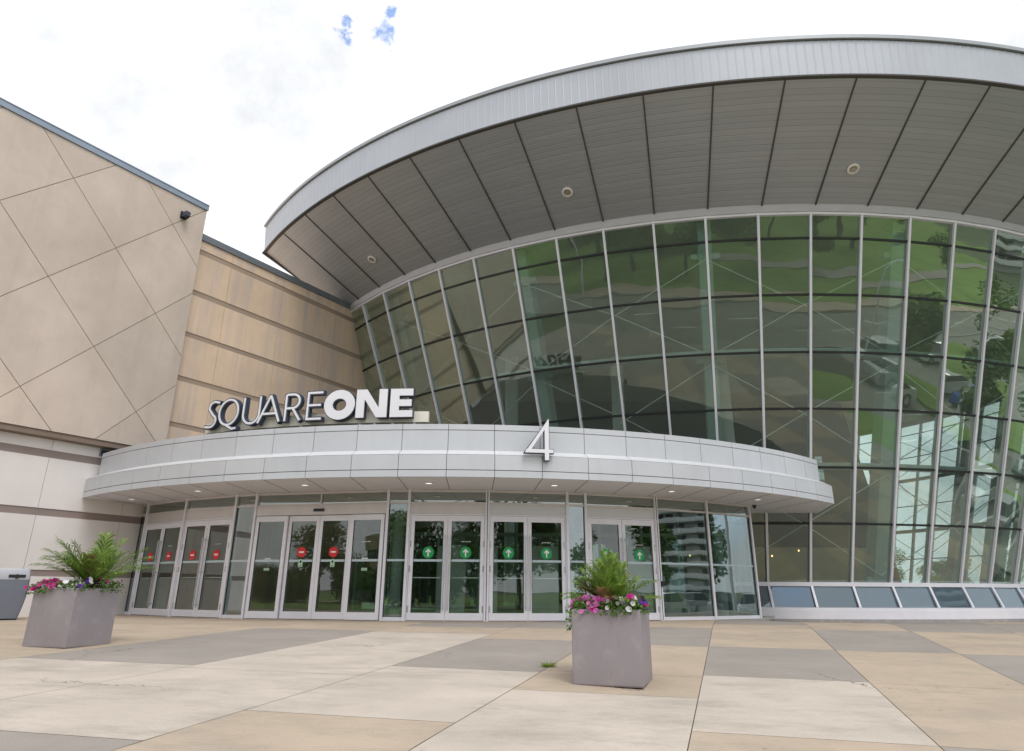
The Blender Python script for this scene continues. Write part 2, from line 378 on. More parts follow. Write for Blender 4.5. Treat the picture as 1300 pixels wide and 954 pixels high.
b.lathe((19.3, 9.5, -1.1), [(0, .62), (2.9, .60), (3.1, .4)], 40); b.lathe((18.0, 2.6, -1.1), [(0, .50), (2.4, .48), (2.6, .3)], 40); tag(b.build('grass_islands', M['grass']), kind='structure')

# ------------------------------------------------------------------ left walls
LV = [(.90, 1.05), (2.30, 2.48), (3.70, 3.89), (5.10, 5.25), (6.50, 6.66), (7.90, 8.06), (9.28, 9.46), (10.69, 10.87)]
UJ = [-2.63, -.54, 1.55, 3.74, 5.9]
def striped(name, u0, u1, z0, z1, mw, mb_, joints, label, cat, levels, depth=.5):
    root = thing(name, label, cat, onwall((u0 + u1) / 2, 0, z0))
    fr = lambda x, y, z: onwall(x, -y, z)
    edges = [z0] + [v for l in levels for v in l] + [z1]
    w = MB(); us = [u0] + [j for j in joints if u0 < j < u1] + [u1]
    for a, c in zip(edges[0::2], edges[1::2]):
        for p, q in zip(us, us[1:]):
            w.box(p + (.006 if p > u0 else 0), q - (.006 if q < u1 else 0), 0, depth, a, c, 0, fr)
    w.build('wall', mw, root)
    w = MB()
    for a, c in levels: w.box(u0 + .001, u1 - .001, .018, depth - .02, a + .0005, c - .0005, 0, fr)
    w.build('band', mb_, root)
    w = MB(); w.box(u0 + .004, u1 - .004, .03, depth - .03, z0 + .01, z1 - .01, 0, fr); w.build('joint_backing', M['groove'], root)
    return root
striped('white_wall', -16, 1.2, -.6, 4.15, M['white_wall'], M['band_grey'], [-13.1, -11.0, -8.9, -6.8, -4.72] + UJ,
        'white concrete wall with brown bands below the beige diamond panels, left of the doors', 'wall', LV[:3])
st = striped('striped_wall', -.6, 9.6, 4.152, 11.18, M['stripe_beige'], M['band'], UJ + [8.0],
        'tall beige wall with level darker stripes between the diamond panels and the glass rotunda', 'wall', LV[3:])
b = MB(); b.box(-.6, 9.6, -.05, .55, 11.185, 11.40, 0, lambda x, y, z: onwall(x, -y, z)); b.build('coping', M['coping_dark'], st)
# diamond panel slab, proud of the wall
dp = thing('diamond_panel_wall', 'beige concrete wall with thin diagonal joints forming large diamonds, upper left', 'wall', onwall(-6, .17, 4.2))
fr = lambda x, y, z: onwall(x, .30 - y, z)
U1 = .17; UL = -16.; ZB, ZT = 4.30, 12.07
b = MB(); b.box(UL, U1, .012, .42, ZB, ZT, 0, fr)
b.build('joint_backing', M['groove'], dp)
# diamonds: lines z = s*(u) + c, two families; pitch read on the wall plane (u with d=.30)
A0 = -3.79; B0_ = 11.08     # a crossing point
PU = 2.93                   # horizontal diagonal / 2 spacing between parallel lines along u
def clip(poly, a, bb, c):   # keep a*x+b*z<=c
    out = []
    for i in range(len(poly)):
        p, q = poly[i], poly[(i + 1) % len(poly)]; fp = a * p[0] + bb * p[1] - c; fq = a * q[0] + bb * q[1] - c
        if fp <= 0: out.append(p)
        if fp * fq < 0: t = fp / (fp - fq); out.append((p[0] + (q[0] - p[0]) * t, p[1] + (q[1] - p[1]) * t))
    return out
b = MB(); s1 = .995; s2 = 1.0; gw = .012
for i in range(-12, 12):
    for j in range(-12, 12):
        # family 1 (falling): z + s1*u = c1 ; family 2 (rising): z - s2*u = c2
        c1 = B0_ + s1 * A0 + i * PU_ if False else B0_ + s1 * A0 + i * 2.93
        c2 = B0_ - s2 * A0 + j * 2.93
        poly = [(UL, ZB), (U1, ZB), (U1, ZT), (UL, ZT)]
        poly = clip(poly, s1, 1, c1 + 2.93 - gw); poly = clip(poly, -s1, -1, -c1 - gw)
        poly = clip(poly, -s2, 1, c2 + 2.93 - gw); poly = clip(poly, s2, -1, -c2 - gw)
        if len(poly) >= 3:
            ar = sum(poly[k][0] * poly[(k + 1) % len(poly)][1] - poly[(k + 1) % len(poly)][0] * poly[k][1] for k in range(len(poly)))
            if abs(ar) > .01: b.prism(poly, fr, 0, .05)
b.build('panels', M['beige'], dp)
b = MB(); b.box(UL, U1 + .03, -.04, .46, ZT + .005, ZT + .17, 0, fr); b.box(UL, U1 + .03, -.055, .475, ZT + .172, ZT + .20, 0, fr); b.build('coping', M['coping'], dp)
b = MB(); b.box(UL, U1 - .02, .03, .30, 4.16, 4.295, 0, fr); b.build('underside', M['groove'], dp)
# mall body behind the walls, so nothing is a flat front
b = MB()
q = [onwall(-16, -.52, 0), onwall(9.6, -.52, 0), onwall(9.6, -16, 0), onwall(-16, -16, 0)]
b.hexa([(v.x, v.y, -1) for v in q], [(v.x, v.y, 11.1) for v in q]); tag(b.build('mall_block', M['stripe_beige']), 'plain beige mall block behind the striped and diamond walls', 'building')
# louvre in the recess at the canopy end
lv = thing('wall_louvre', 'small dark glazed opening under the diamond wall at the left end of the canopy', 'louvre', onwall(-1.2, .02, 3.95))
b = MB(); fr = lambda x, y, z: onwall(x, .035 - y, z)
b.box(-1.45, -.95, 0, .03, 3.94, 4.13, 0, fr); b.build('frame', M['coping_dark'], lv)
b = MB(); b.box(-1.42, -.98, -.012, -.001, 3.965, 4.10, 0, fr); b.build('pane', M['gasket'], lv)

# ------------------------------------------------------------------ great roof
rf = thing('overhanging_roof', 'huge curved roof overhang with silver ribbed edge and grey plank underside', 'roof', (CD.x, CD.y, 11))
SA0, SA1 = -.089 + .0805 * (-11) + .0805 * 0 - .0, 2.35
SA0 = -.984
Ro, Zo, Ri, Zi = 22.65, 13.137, 19.30, 11.34
na = 240
def ringstrip(bm, R0, z0, R1, z1, a0, a1, n, m=0):
    for k in range(n):
        p, q = a0 + (a1 - a0) * k / n, a0 + (a1 - a0) * (k + 1) / n
        bm.face([pol(CD, R0, p, z0), pol(CD, R0, q, z0), pol(CD, R1, q, z1), pol(CD, R1, p, z1)], m)
b = MB(); ringstrip(b, Ro - .03, Zo + .012, Ri, Zi, SA0, SA1, na); b.build('soffit', M['planks'], rf, smooth=True)
b = MB(); nr = int((SA1 - SA0) * 22.7 / .22)
for k in range(nr):                               # shallow standing ribs
    a = SA0 + (SA1 - SA0) * k / nr; w = (SA1 - SA0) / nr
    for t0, t1, d0, d1 in ((0, .80, 0, 0), (.80, .86, 0, .007), (.86, .94, .007, .007), (.94, 1, .007, 0)):
        b.face([pol(CD, Ro + d0, a + w * t0, Zo), pol(CD, Ro + d1, a + w * t1, Zo), pol(CD, Ro + .08 + d1, a + w * t1, 14.20), pol(CD, Ro + .08 + d0, a + w * t0, 14.20)])
b.build('fascia', M['fascia'], rf)
b = MB()
for k in range(na):
    p, q = SA0 + (SA1 - SA0) * k / na, SA0 + (SA1 - SA0) * (k + 1) / na
    b.hexa([pol(CD, Ro - .10, p, Zo - .02), pol(CD, Ro - .10, q, Zo - .02), pol(CD, Ro + .035, q, Zo - .02), pol(CD, Ro + .035, p, Zo - .02)],
           [pol(CD, Ro - .10, p, Zo + .03), pol(CD, Ro - .10, q, Zo + .03), pol(CD, Ro + .035, q, Zo + .03), pol(CD, Ro + .035, p, Zo + .03)])
b.build('drip_edge', M['seam'], rf)
b = MB()
for (r0, r1, z0, z1) in ((-.2, .06, 14.205, 14.225), (-.2, .15, 14.227, 14.34)):
    for k in range(na):
        p, q = SA0 + (SA1 - SA0) * k / na, SA0 + (SA1 - SA0) * (k + 1) / na
        b.hexa([pol(CD, Ro + r0, p, z0), pol(CD, Ro + r0, q, z0), pol(CD, Ro + r1, q, z0), pol(CD, Ro + r1, p, z0)],
               [pol(CD, Ro + r0, p, z1), pol(CD, Ro + r0, q, z1), pol(CD, Ro + r1, q, z1), pol(CD, Ro + r1, p, z1)], 1 if z0 < 14.21 else 0)
b.build('roof_lip', [M['lip'], M['seam']], rf)
b = MB(); ringstrip(b, Ro - .1, 14.33, .1, 15.6, SA0, SA1, 80); ringstrip(b, 18.9, 14.2, .1, 15.55, SA1, SA0 + 2 * pi, 60); ringstrip(b, 18.9, 11.3, 18.9, 14.2, SA1, SA0 + 2 * pi, 60); 
b.face([pol(CD, Ro, SA0, Zo), pol(CD, Ri, SA0, Zi), pol(CD, 2, SA0, Zi), pol(CD, 2, SA0, 15.4), pol(CD, Ro, SA0, 14.33)])
b.build('roof_sheet', M['lip'], rf)
for k in range(-11, 30):
    a = -.089 + .0805 * k
    if a <= SA0 + .02 or a >= SA1: continue
    b = MB(); b.beam(pol(CD, Ro - .05, a, Zo - .003), pol(CD, Ri + .02, a, Zi - .012), .04, .03, (0, 0, 1)); b.build('soffit_seam', M['seam'], rf)
b = MB(); b.beam(pol(CD, Ro + .05, SA0, Zo + .03), pol(CD, Ri - 1.4, SA0, Zi - .5), .10, .14); b.build('end_trim', M['seam'], rf)
# flashing between soffit and glass
b = MB()
for k in range(na):
    p, q = SA0 - .07 + (SA1 - SA0 + .07) * k / na, SA0 - .07 + (SA1 - SA0 + .07) * (k + 1) / na
    b.hexa([pol(CD, 19.0, p, 11.13), pol(CD, 19.0, q, 11.13), pol(CD, 19.31, q, 11.12), pol(CD, 19.31, p, 11.12)],
           [pol(CD, 19.0, p, 11.45), pol(CD, 19.0, q, 11.45), pol(CD, 19.33, q, 11.40), pol(CD, 19.33, p, 11.40)])
b.build('flashing', mat('flashing_grey', (.46, .45, .45), .5, .2, var=.05), rf)
b = MB()
n = 64
b.face([pol(CD, 19.05, 2 * pi * k / n, 11.30) for k in range(n)]); b.build('hall_ceiling', M['ceil'], rf)
def lamp_at(R, a, z):
    slope = (Zo - Zi) / (Ro - Ri); t = Vector((sin(a), -cos(a), slope)).normalized(); s = Vector((cos(a), sin(a), 0)); nn = t.cross(s)
    if nn.z > 0: nn = -nn
    c = pol(CD, R, a, z)
    L = thing('soffit_lamp', None, None, c)
    def ring(r, d): return [c + (t * cos(2 * pi * j / 24) + s * sin(2 * pi * j / 24)) * r + nn * d for j in range(24)]
    def strip(bm, A, B):
        for j in range(24): bm.face([A[j], A[(j + 1) % 24], B[(j + 1) % 24], B[j]])
    b = MB(); R1, R2_, R3_, R4 = ring(.165, .0), ring(.17, .04), ring(.12, .055), ring(.11, .02)
    strip(b, R1, R2_); strip(b, R2_, R3_); strip(b, R3_, R4); b.build('ring', M['lamp_ring'], L, smooth=True)
    b = MB(); b.face(ring(.112, .022)); 
    strip(b, ring(.05, .045), ring(.06, .023)); b.face(ring(.05, .045)); b.build('lens', M['lamp_lens'], L)
    return L
def zs(R): return Zi + (R - Ri) * (Zo - Zi) / (Ro - Ri)
for a, R, lab in ((-.770, 20.28, 'round recessed lamp in the roof underside, the leftmost, near the striped wall'),
                  (-.372, 20.39, 'round recessed lamp in the roof underside above the numeral 4'),
                  (.027, 20.34, 'round recessed lamp in the roof underside, the rightmost, largest in view')):
    tag(lamp_at(R, a, zs(R)), lab, 'lamp', 'lamps in the roof underside')

# ------------------------------------------------------------------ rotunda
KA, KB = -1, 40
TR = [.919, 2.53, 4.09, 5.71, 7.28, 8.87, 10.43, 11.08]
ro = thing('glass_rotunda', 'large round glass hall with outward leaning glazing under the great roof', 'building', (CD.x, CD.y, 0))
b = MB(); b.face([pol(CD, 15.4, 2 * pi * k / 64, .01) for k in range(64)]); b.build('hall_floor', M['floor'], ro)
rj = random.Random(11)
for k in range(KA, KB):
    a0, a1 = azk(k), azk(k + 1)
    b = MB()
    for i in range(7):
        if k < 9 and TR[i + 1] < 4.2: continue
        z0, z1 = TR[i], TR[i + 1]
        P = [pol(CD, RD(z0) - .03, a0, z0), pol(CD, RD(z0) - .03, a1, z0), pol(CD, RD(z1) - .03, a1, z1), pol(CD, RD(z1) - .03, a0, z1)]
        nrm = (P[1] - P[0]).cross(P[3] - P[0]).normalized()
        j1, j2 = rj.uniform(-.006, .006), rj.uniform(-.006, .006)
        P = [P[0] + nrm * (j1 + j2), P[1] + nrm * (j1 - j2), P[2] - nrm * (j1 + j2), P[3] - nrm * (j1 - j2)]
        b.face(P)
    tag(b.build('glazing', M['g_drum'], ro, recalc=False))
    b = MB()
    s = [pol(CD, 15.53, a0, .80), pol(CD, 15.53, a1, .80), pol(CD, 15.72, a1, .23), pol(CD, 15.72, a0, .23)]
    if k >= 9: b.face(s[::-1]); b.build('skirt_pane', M['g_skirt'], ro, recalc=False)
for k in range(KA, KB + 1):
    a = azk(k); zb = .90 if k >= 9 else 3.9
    rad = Vector((sin(a), -cos(a), 0)); sd = Vector((cos(a), sin(a), 0))
    def col(bm, d0, d1, w, z0, z1, m):
        q = lambda z, d, s_: pol(CD, RD(z) + d, a, z) + sd * s_
        bm.hexa([q(z0, d0, -w), q(z0, d0, w), q(z0, d1, w), q(z0, d1, -w)], [q(z1, d0, -w), q(z1, d0, w), q(z1, d1, w), q(z1, d1, -w)], m)
    b = MB(); col(b, -.02, .055, .034, zb, 11.10, 0); col(b, -.16, -.021, .030, zb, 11.10, 1)
    b.build('mullion', [M['alu'], M['teal']], ro)
    if k >= 9:
        b = MB()
        A, B = pol(CD, 15.56, a, .80), pol(CD, 15.78, a, .22)
        b.beam(A, B, .065, .05, rad); b.build('skirt_mullion', M['alu'], ro)
def seg_ring(bm, d0, d1, za, zb, k0, k1, m=0, Rf=RD):
    for k in range(k0, k1):
        a0, a1 = azk(k), azk(k + 1)
        bm.hexa([pol(CD, Rf(za) + d0, a0, za), pol(CD, Rf(za) + d0, a1, za), pol(CD, Rf(za) + d1, a1, za), pol(CD, Rf(za) + d1, a0, za)],
                [pol(CD, Rf(zb) + d0, a0, zb), pol(CD, Rf(zb) + d0, a1, zb), pol(CD, Rf(zb) + d1, a1, zb), pol(CD, Rf(zb) + d1, a0, zb)], m)
for i, z in enumerate(TR[1:-1]):
    b = MB(); k0 = KA if z > 4.2 else 9
    seg_ring(b, -.05, .012, z - .027, z + .027, k0, KB, 0)
    b.build('transom', [M['gasket']], ro)
for z in (7.20, 4.02):
    b = MB(); seg_ring(b, -.34, -.10, z + .06, z + .22, KA if z > 5 else 9, KB, 0); b.build('ring_beam', M['teal'], ro)
b = MB(); seg_ring(b, -.05, .07, 11.06, 11.125, KA, KB, 0); b.build('head_frame', M['alu'], ro)
b = MB(); seg_ring(b, -.15, .07, .80, .915, 9, KB, 0, lambda z: 15.5); seg_ring(b, -.05, .05, .16, .225, 9, KB, 0, lambda z: 15.75); b.build('sill', M['alu'], ro)
b = MB(); seg_ring(b, -.5, .02, -.085, .162, 9, KB, 0, lambda z: 15.80); b.build('kerb', M['kerb_white'], ro)
b = MB(); seg_ring(b, -.5, .10, -1.1, -.086, 9, KB, 0, lambda z: 15.80); b.build('plinth', M['kerb_stone'], ro)
# structure inside: columns, rods
ND = [1.0, 4.1, 7.25, 10.25]
def Rin(z): return RD(z) - .72
for k in (2, 6, 10, 14, 18, 22, 26, 30, 34, 38):
    a = azk(k); b = MB(); z0 = .0
    p, q = pol(CD, Rin(z0), a, z0), pol(CD, Rin(11.2), a, 11.2)
    rad = Vector((sin(a), -cos(a), 0)); sd = Vector((cos(a), sin(a), 0)); w = .20; d = .25
    b.hexa([p - sd * w - rad * d, p + sd * w - rad * d, p + sd * w + rad * d, p - sd * w + rad * d], [q - sd * w - rad * d, q + sd * w - rad * d, q + sd * w + rad * d, q - sd * w + rad * d])
    for z in ND: 
        c = pol(CD, Rin(z) + .02, a, z); b.box(-.42, .42, -.19, .0, -.09, .09, 0, lambda x, y, zz, c=c: c + sd * x + rad * (-y) + Vector((0, 0, zz)))
    b.build('column', M['teal'], ro)
def rod(k0, z0, k1, z1):
    b = MB(); b.tube([pol(CD, RD(z0) - .45, azk(k0), z0), pol(CD, RD(z1) - .45, azk(k1), z1)], .016, 6); b.build('brace_rod', M['rod'], ro)
ks = [2, 6, 10, 14, 18, 22, 26, 30, 34, 38]
for k in ks[:-1]:
    for z0, z1 in zip(ND, ND[1:]):
        if k < 9 and z1 < 5: continue
        # each bay is an X whose arms meet near the middle, offset to clear the glass
        zm = (z0 + z1) / 2
        for (ka, za, kb, zb_) in ((k, z0 + .12, k + 2, zm), (k + 2, zm, k + 4, z1 - .12), (k, z1 - .12, k + 2, zm), (k + 2, zm, k + 4, z0 + .12)): rod(ka, za, kb, zb_)
# hall interior
hi = thing('mall_interior', 'dark interior walls of the mall seen through the rotunda glass', 'interior', (8, 42, 0))
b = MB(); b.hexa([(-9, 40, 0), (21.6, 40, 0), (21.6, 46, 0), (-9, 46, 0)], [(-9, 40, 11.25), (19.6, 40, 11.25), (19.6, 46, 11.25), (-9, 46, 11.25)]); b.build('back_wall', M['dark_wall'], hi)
b = MB(); b.box(-7.5, 13.5, 30, 39.9, 4.7, 5.2); b.build('gallery_floor', M['ceil'], hi)
b = MB(); b.box(-7.5, 13.5, 29.98, 30.0, 5.2, 6.2); b.build('gallery_rail', M['g_side'], hi)
b = MB()
for x in (-5, 0, 5, 10): b.tube([(x, 31.5, 0), (x, 31.5, 11.2)], .3, 20)
b.build('gallery_column', M['white_col'], hi, smooth=True)
b = MB(); b.box(6.5, 17.5, 33, 33.6, 0, 1.15); b.box(6.5, 17.5, 35.2, 35.5, 0, 2.7); b.build('counter', M['tan_wall'], hi)
for i in range(5):
    b = MB(); b.lathe((8.5 + i * 1.3, 34.3, 2.25 + .25 * (i % 3)), [(.0, .05), (.03, .04), (.038, 0), (.03, -.03), (0, -.04)], 10); b.build('pendant_lamp', M['glow'], hi)

# ------------------------------------------------------------------ entrance front
AZ = dict(wall=-.7363, a=-.7057, b=-.5559, c=-.4151, d=-.3657, e=-.0999, f=-.0613, g=.079, h=.2249, i=.2601, j=.4068, k=.5325, l=.6655)
HH = 2.82
ef = thing('entrance_pavilion', 'curved glazed entrance front with six bays of doors under the silver canopy', 'building', (CF.x, 17, 0))
seq = ['wall', 'a', 'b', 'c', 'd', 'e', 'f', 'g', 'h', 'i', 'j', 'k', 'l']
PT = {s: pol(CF, RF, AZ[s], 0) for s in seq}
def frame_of(s0, s1):
    p, q = PT[s0], PT[s1]; t = (q - p); L = t.length; t.normalize(); n = Vector((t.y, -t.x, 0))   # outward (towards the street)
    return (lambda x, y, z: p + t * x - n * y + Vector((0, 0, z))), L
kinds = ['pane', 'pair_in', 'pair_in', 'pane', 'slide', 'pane', 'pair_up', 'pair_up', 'pane', 'pair_up', 'side', 'side']
def disc(bm, fr, x, z, r, d0, d1, m, n=28): bm.prism([(x + r * cos(2 * pi * j / n), z + r * sin(2 * pi * j / n)) for j in range(n)], fr, d0, d1, m)
def rect(bm, fr, x0, x1, z0, z1, d0, d1, m): bm.box(x0, x1, d0, d1, z0, z1, m, fr)
def sticker(fr, x, z, kind, parent):
    b = MB()
    if kind == 'no':
        disc(b, fr, x, z, .115, -.010, -.004, 0); rect(b, fr, x - .06, x + .06, z - .019, z + .019, -.013, -.0105, 1)
        return b.build('no_entry_sticker', [M['red'], M['white']], parent)
    disc(b, fr, x, z, .128, -.010, -.004, 0)
    s = .016
    b.prism([(x - s, z - .085), (x + s, z - .085), (x + s, z + .05), (x - s, z + .05)], fr, -.013, -.0105, 1)
    for sg in (-1, 1):
        b.prism([(x, z + .085), (x, z + .045), (x + sg * .045, z - .004), (x + sg * .066, z + .018)], fr, -.0145 - .0005 * sg, -.0105, 1)
    return b.build('arrow_sticker', [M['green'], M['white']], parent)
def decal_row(fr, x, z, parent, n=6, w=.018):
    b = MB()
    for q in range(n):
        cx = x + (q - (n - 1) / 2) * .036; h = .012
        b.prism([(cx - w / 2, z - h), (cx + w / 2, z - h), (cx + w / 2, z), (cx, z + h), (cx - w / 2, z)], fr, -.0075, -.004)
    return b.build('small_decal', M['white'], parent)
def leaf(fr, x0, x1, z1, root, kind, handed, hw=True):
    sw = .085
    b = MB()
    rect(b, fr, x0, x0 + sw, 0.012, z1, -.02, .03, 0); rect(b, fr, x1 - sw, x1, 0.012, z1, -.02, .03, 0)
    rect(b, fr, x0 + sw + .0005, x1 - sw - .0005, .012, .165, -.019, .029, 0); rect(b, fr, x0 + sw + .0005, x1 - sw - .0005, z1 - .125, z1, -.019, .029, 0)
    lf = b.build('door_leaf', M['alu'], root)
    b = MB(); b.face([fr(x0 + sw, 0, .165), fr(x1 - sw, 0, .165), fr(x1 - sw, 0, z1 - .125), fr(x0 + sw, 0, z1 - .125)]); b.build('glass_pane', M['g_door'], lf, recalc=False)
    b = MB()
    for (q0, q1, r0, r1) in ((x0 + sw, x0 + sw + .008, .165, z1 - .125), (x1 - sw - .008, x1 - sw, .165, z1 - .125)): rect(b, fr, q0 - .001, q1, r0, r1, -.021, -.004, 0)
    b.build('gasket', M['gasket'], lf)
    b = MB(); rect(b, fr, x0 + sw, x1 - sw, 1.235, 1.285, -.006, -.002, 0); b.build('glass_stripe', M['frost'], lf)
    xm = (x0 + x1) / 2
    if hw:
        b = MB(); rect(b, fr, x0 + sw, x1 - sw, .885, .905, .05, .075, 0); b.build('push_bar', M['alu'], lf)
        hx = x1 - .045 if handed > 0 else x0 + .045
        b = MB(); b.tube([fr(hx, -.075, .22), fr(hx, -.075, 1.82)], .011, 8)
        for z in (.28, 1.02, 1.76): b.tube([fr(hx, -.075, z), fr(hx, -.02, z)], .009, 6)
        b.build('pull_handle', M['chrome'], lf)
        ox = x0 + .012 if handed > 0 else x1 - .012
        b = MB()
        for z in (.18, 1.02, 1.55): rect(b, fr, ox - .012, ox + .012, z, z + .13, -.036, -.0205, 0)
        b.build('hinge', M['chrome'], lf)
    return lf, xm
for (s0, s1), kd in zip(zip(seq, seq[1:]), kinds):
    fr, L = frame_of(s0, s1)
    h = .032                                          # half a post
    # transom light
    b = MB(); rect(b, fr, h, L - h, 2.50, 2.545, -.03, .06, 0)
    b.build('transom_rail', M['alu_dark'], ef)
    b = MB(); b.face([fr(h, 0, 2.545), fr(L - h, 0, 2.545), fr(L - h, 0, 2.765), fr(h, 0, 2.765)]); b.build('transom_light', M['g_trans'], ef, recalc=False)
    b = MB(); rect(b, fr, h, L - h, 2.765, 2.818, -.035, .06, 0); b.build('head_rail', M['alu_dark'], ef)
    if kd in ('pane', 'side'):
        b = MB(); rect(b, fr, h, L - h, .0, .075, -.03, .06, 0)
        b.build('bottom_rail', M['alu'], ef)
        b = MB(); b.face([fr(h, 0, .075), fr(L - h, 0, .075), fr(L - h, 0, 2.5), fr(h, 0, 2.5)]); pn = b.build('side_pane', M['g_side'], ef, recalc=False)
        b = MB(); rect(b, fr, h, L - h, 1.24, 1.285, -.006, -.002, 0); b.build('glass_stripe', M['frost'], pn)
        b = MB(); rect(b, fr, h, h + .012, .075, 2.5, -.02, -.003, 0); rect(b, fr, L - h - .012, L - h, .075, 2.5, -.02, -.003, 0); b.build('gasket', M['gasket'], pn)
        if s0 == 'k':
            b = MB(); rect(b, fr, .05, .11, 1.02, 1.18, -.05, -.021, 1); rect(b, fr, .04, .09, .86, .96, -.05, -.021, 0); b.build('door_lock', [M['black'], M['chrome']], pn)
    if kd.startswith('pair'):
        b = MB(); rect(b, fr, h, L - h, 2.275, 2.4995, -.012, .05, 0); b.build('head_panel', M['alu_dark'] if s0 in ('a', 'b', 'f') else M['ledge'], ef)
        x0, x1, xm = h + .03, L - h - .03, L / 2
        b = MB(); rect(b, fr, h, x0 - .006, 0, 2.27, -.03, .05, 0); rect(b, fr, x1 + .006, L - h, 0, 2.27, -.03, .05, 0); rect(b, fr, xm - .012, xm + .012, 0, 2.24, .0, .05, 0)
        rect(b, fr, h, L - h, 2.245, 2.272, -.033, .05, 0); b.build('door_frame', M['alu'], ef)
        for q, (p0, p1) in enumerate(((x0, xm - .006), (xm + .006, x1))):
            lf, cx = leaf(fr, p0, p1, 2.24, ef, kd, 1 if q == 0 else -1)
            sticker(fr, cx, 1.43 if kd == 'pair_up' else 1.42, 'no' if kd == 'pair_in' else 'up', lf)
            if q == 1: decal_row(fr, cx, 1.67, lf)
    if kd == 'slide':
        b = MB(); rect(b, fr, h, L - h, 2.285, 2.4995, -.045, .06, 0); b.build('door_header', M['alu_dark'], ef)
        b = MB(); rect(b, fr, L / 2 - .15, L / 2 + .11, 2.36, 2.42, -.085, -.0455, 0); b.build('door_sensor', M['black'], ef)
        b = MB(); rect(b, fr, L / 2 - .018, L / 2 + .018, 2.545, 2.765, -.033, .05, 0); b.build('transom_post', M['alu_dark'], ef)
        xs = [h + .02, h + .02 + (L - 2 * h - .04) * .255, L / 2, h + .02 + (L - 2 * h - .04) * .745, L - h - .02]
        for q in range(4):
            off = -.03 if q in (0, 3) else .03
            fq = lambda x, y, z, o=off: fr(x, y + o, z)
            lf, cx = leaf(fq, xs[q] + .004, xs[q + 1] - .004, 2.27, ef, 'slide', 1, hw=False)
            if q in (1, 2):
                sticker(fq, cx, 1.45, 'no', lf)
                b = MB(); b.prism([(cx - .052, 1.12), (cx + .052, 1.12), (cx + .052, 1.24), (cx + .03, 1.285), (cx, 1.30), (cx - .03, 1.285), (cx - .052, 1.24)], fq, -.008, -.004, 0)
                b.prism([(cx, 1.20), (cx + .028, 1.235), (cx, 1.272), (cx - .028, 1.235)], fq, -.011, -.0085, 1)
                rect(b, fq, cx - .03, cx + .03, 1.135, 1.143, -.011, -.0085, 1); rect(b, fq, cx - .03, cx + .03, 1.155, 1.163, -.011, -.0085, 1)
                b.build('dog_sticker', [M['mint'], M['black']], lf)['label'] = 'small mint green notice sticker'
                lf.children[-1].name = 'notice_sticker'
            else:
                b = MB(); rect(b, fq, cx - .07, cx + .07, 1.04, 1.095, -.008, -.004, 0); rect(b, fq, cx - .055, cx + .055, 1.052, 1.058, -.0105, -.0085, 1); rect(b, fq, cx - .055, cx + .055, 1.072, 1.078, -.0105, -.0085, 1)
                b.build('notice_sticker', [M['mint'], M['black']], lf)
                b = MB(); rect(b, fq, cx - .075, cx + .075, 1.292, 1.315, -.008, -.004, 0); b.build('small_decal', M['white'], lf)
                if q == 3: decal_row(fq, cx, 1.67, lf, 6, .022)
for s in seq[1:]:
    a = AZ[s]; p = PT[s]; rad = Vector((sin(a), -cos(a), 0)); sd = Vector((cos(a), sin(a), 0))
    w = .045 if s in ('g', 'j') else .031
    b = MB(); b.box(-w, w, -.055, .10, 0, 2.819, 0, lambda x, y, z: p + sd * x - rad * y + Vector((0, 0, z)))
    if s in ('g', 'j'): b.box(-.008, .008, -.058, -.0552, 0.01, 2.81, 1, lambda x, y, z: p + sd * x - rad * y + Vector((0, 0, z)))
    b.build('post', [M['alu'], M['gasket']], ef)
    if s == 'j':
        b = MB(); b.box(-.03, .06, -.10, -.0585, .74, .86, 0, lambda x, y, z: p + sd * (x + .03) - rad * y + Vector((0, 0, z))); b.build('card_reader', M['black'], ef)
    if s == 'l':
        b = MB(); q = pol(CD, 16.1, math.atan2(p.x - CD.x, -(p.y - CD.y)) , 0)
        e = Vector((6.55, 21.3, 0)); t = (e - p).normalized()
        b.face([p + t * .05, e, e + Vector((0, 0, 2.5)), p + t * .05 + Vector((0, 0, 2.5))]); b.build('return_pane', M['g_side'], ef, recalc=False)
        b = MB(); b.beam(p + Vector((0, 0, .04)), e + Vector((0, 0, .04)), .08, .08); b.beam(p + Vector((0, 0, 2.52)), e + Vector((0, 0, 2.52)), .06, .05); b.beam(p + Vector((0, 0, 2.79)), e + Vector((0, 0, 2.79)), .06, .05); b.build('return_rail', M['alu'], ef)
b = MB()
b.hexa([(v.x, v.y, -.1) for v in [PT['wall'], PT['l'], Vector((9, 24, 0)), Vector((-8, 27, 0))]], [(v.x, v.y, -.004) for v in [PT['wall'], PT['l'], Vector((9, 24, 0)), Vector((-8, 27, 0))]]); 
tag(b.build('lobby_floor', M['floor']), kind='structure')
b = MB()
for s0, s1 in zip(seq, seq[1:]):
    fr, L = frame_of(s0, s1); b.box(-.01, L + .01, -.12, .25, -.12, -.002, 0, fr)
b.build('threshold', M['kerb_stone'], ef)
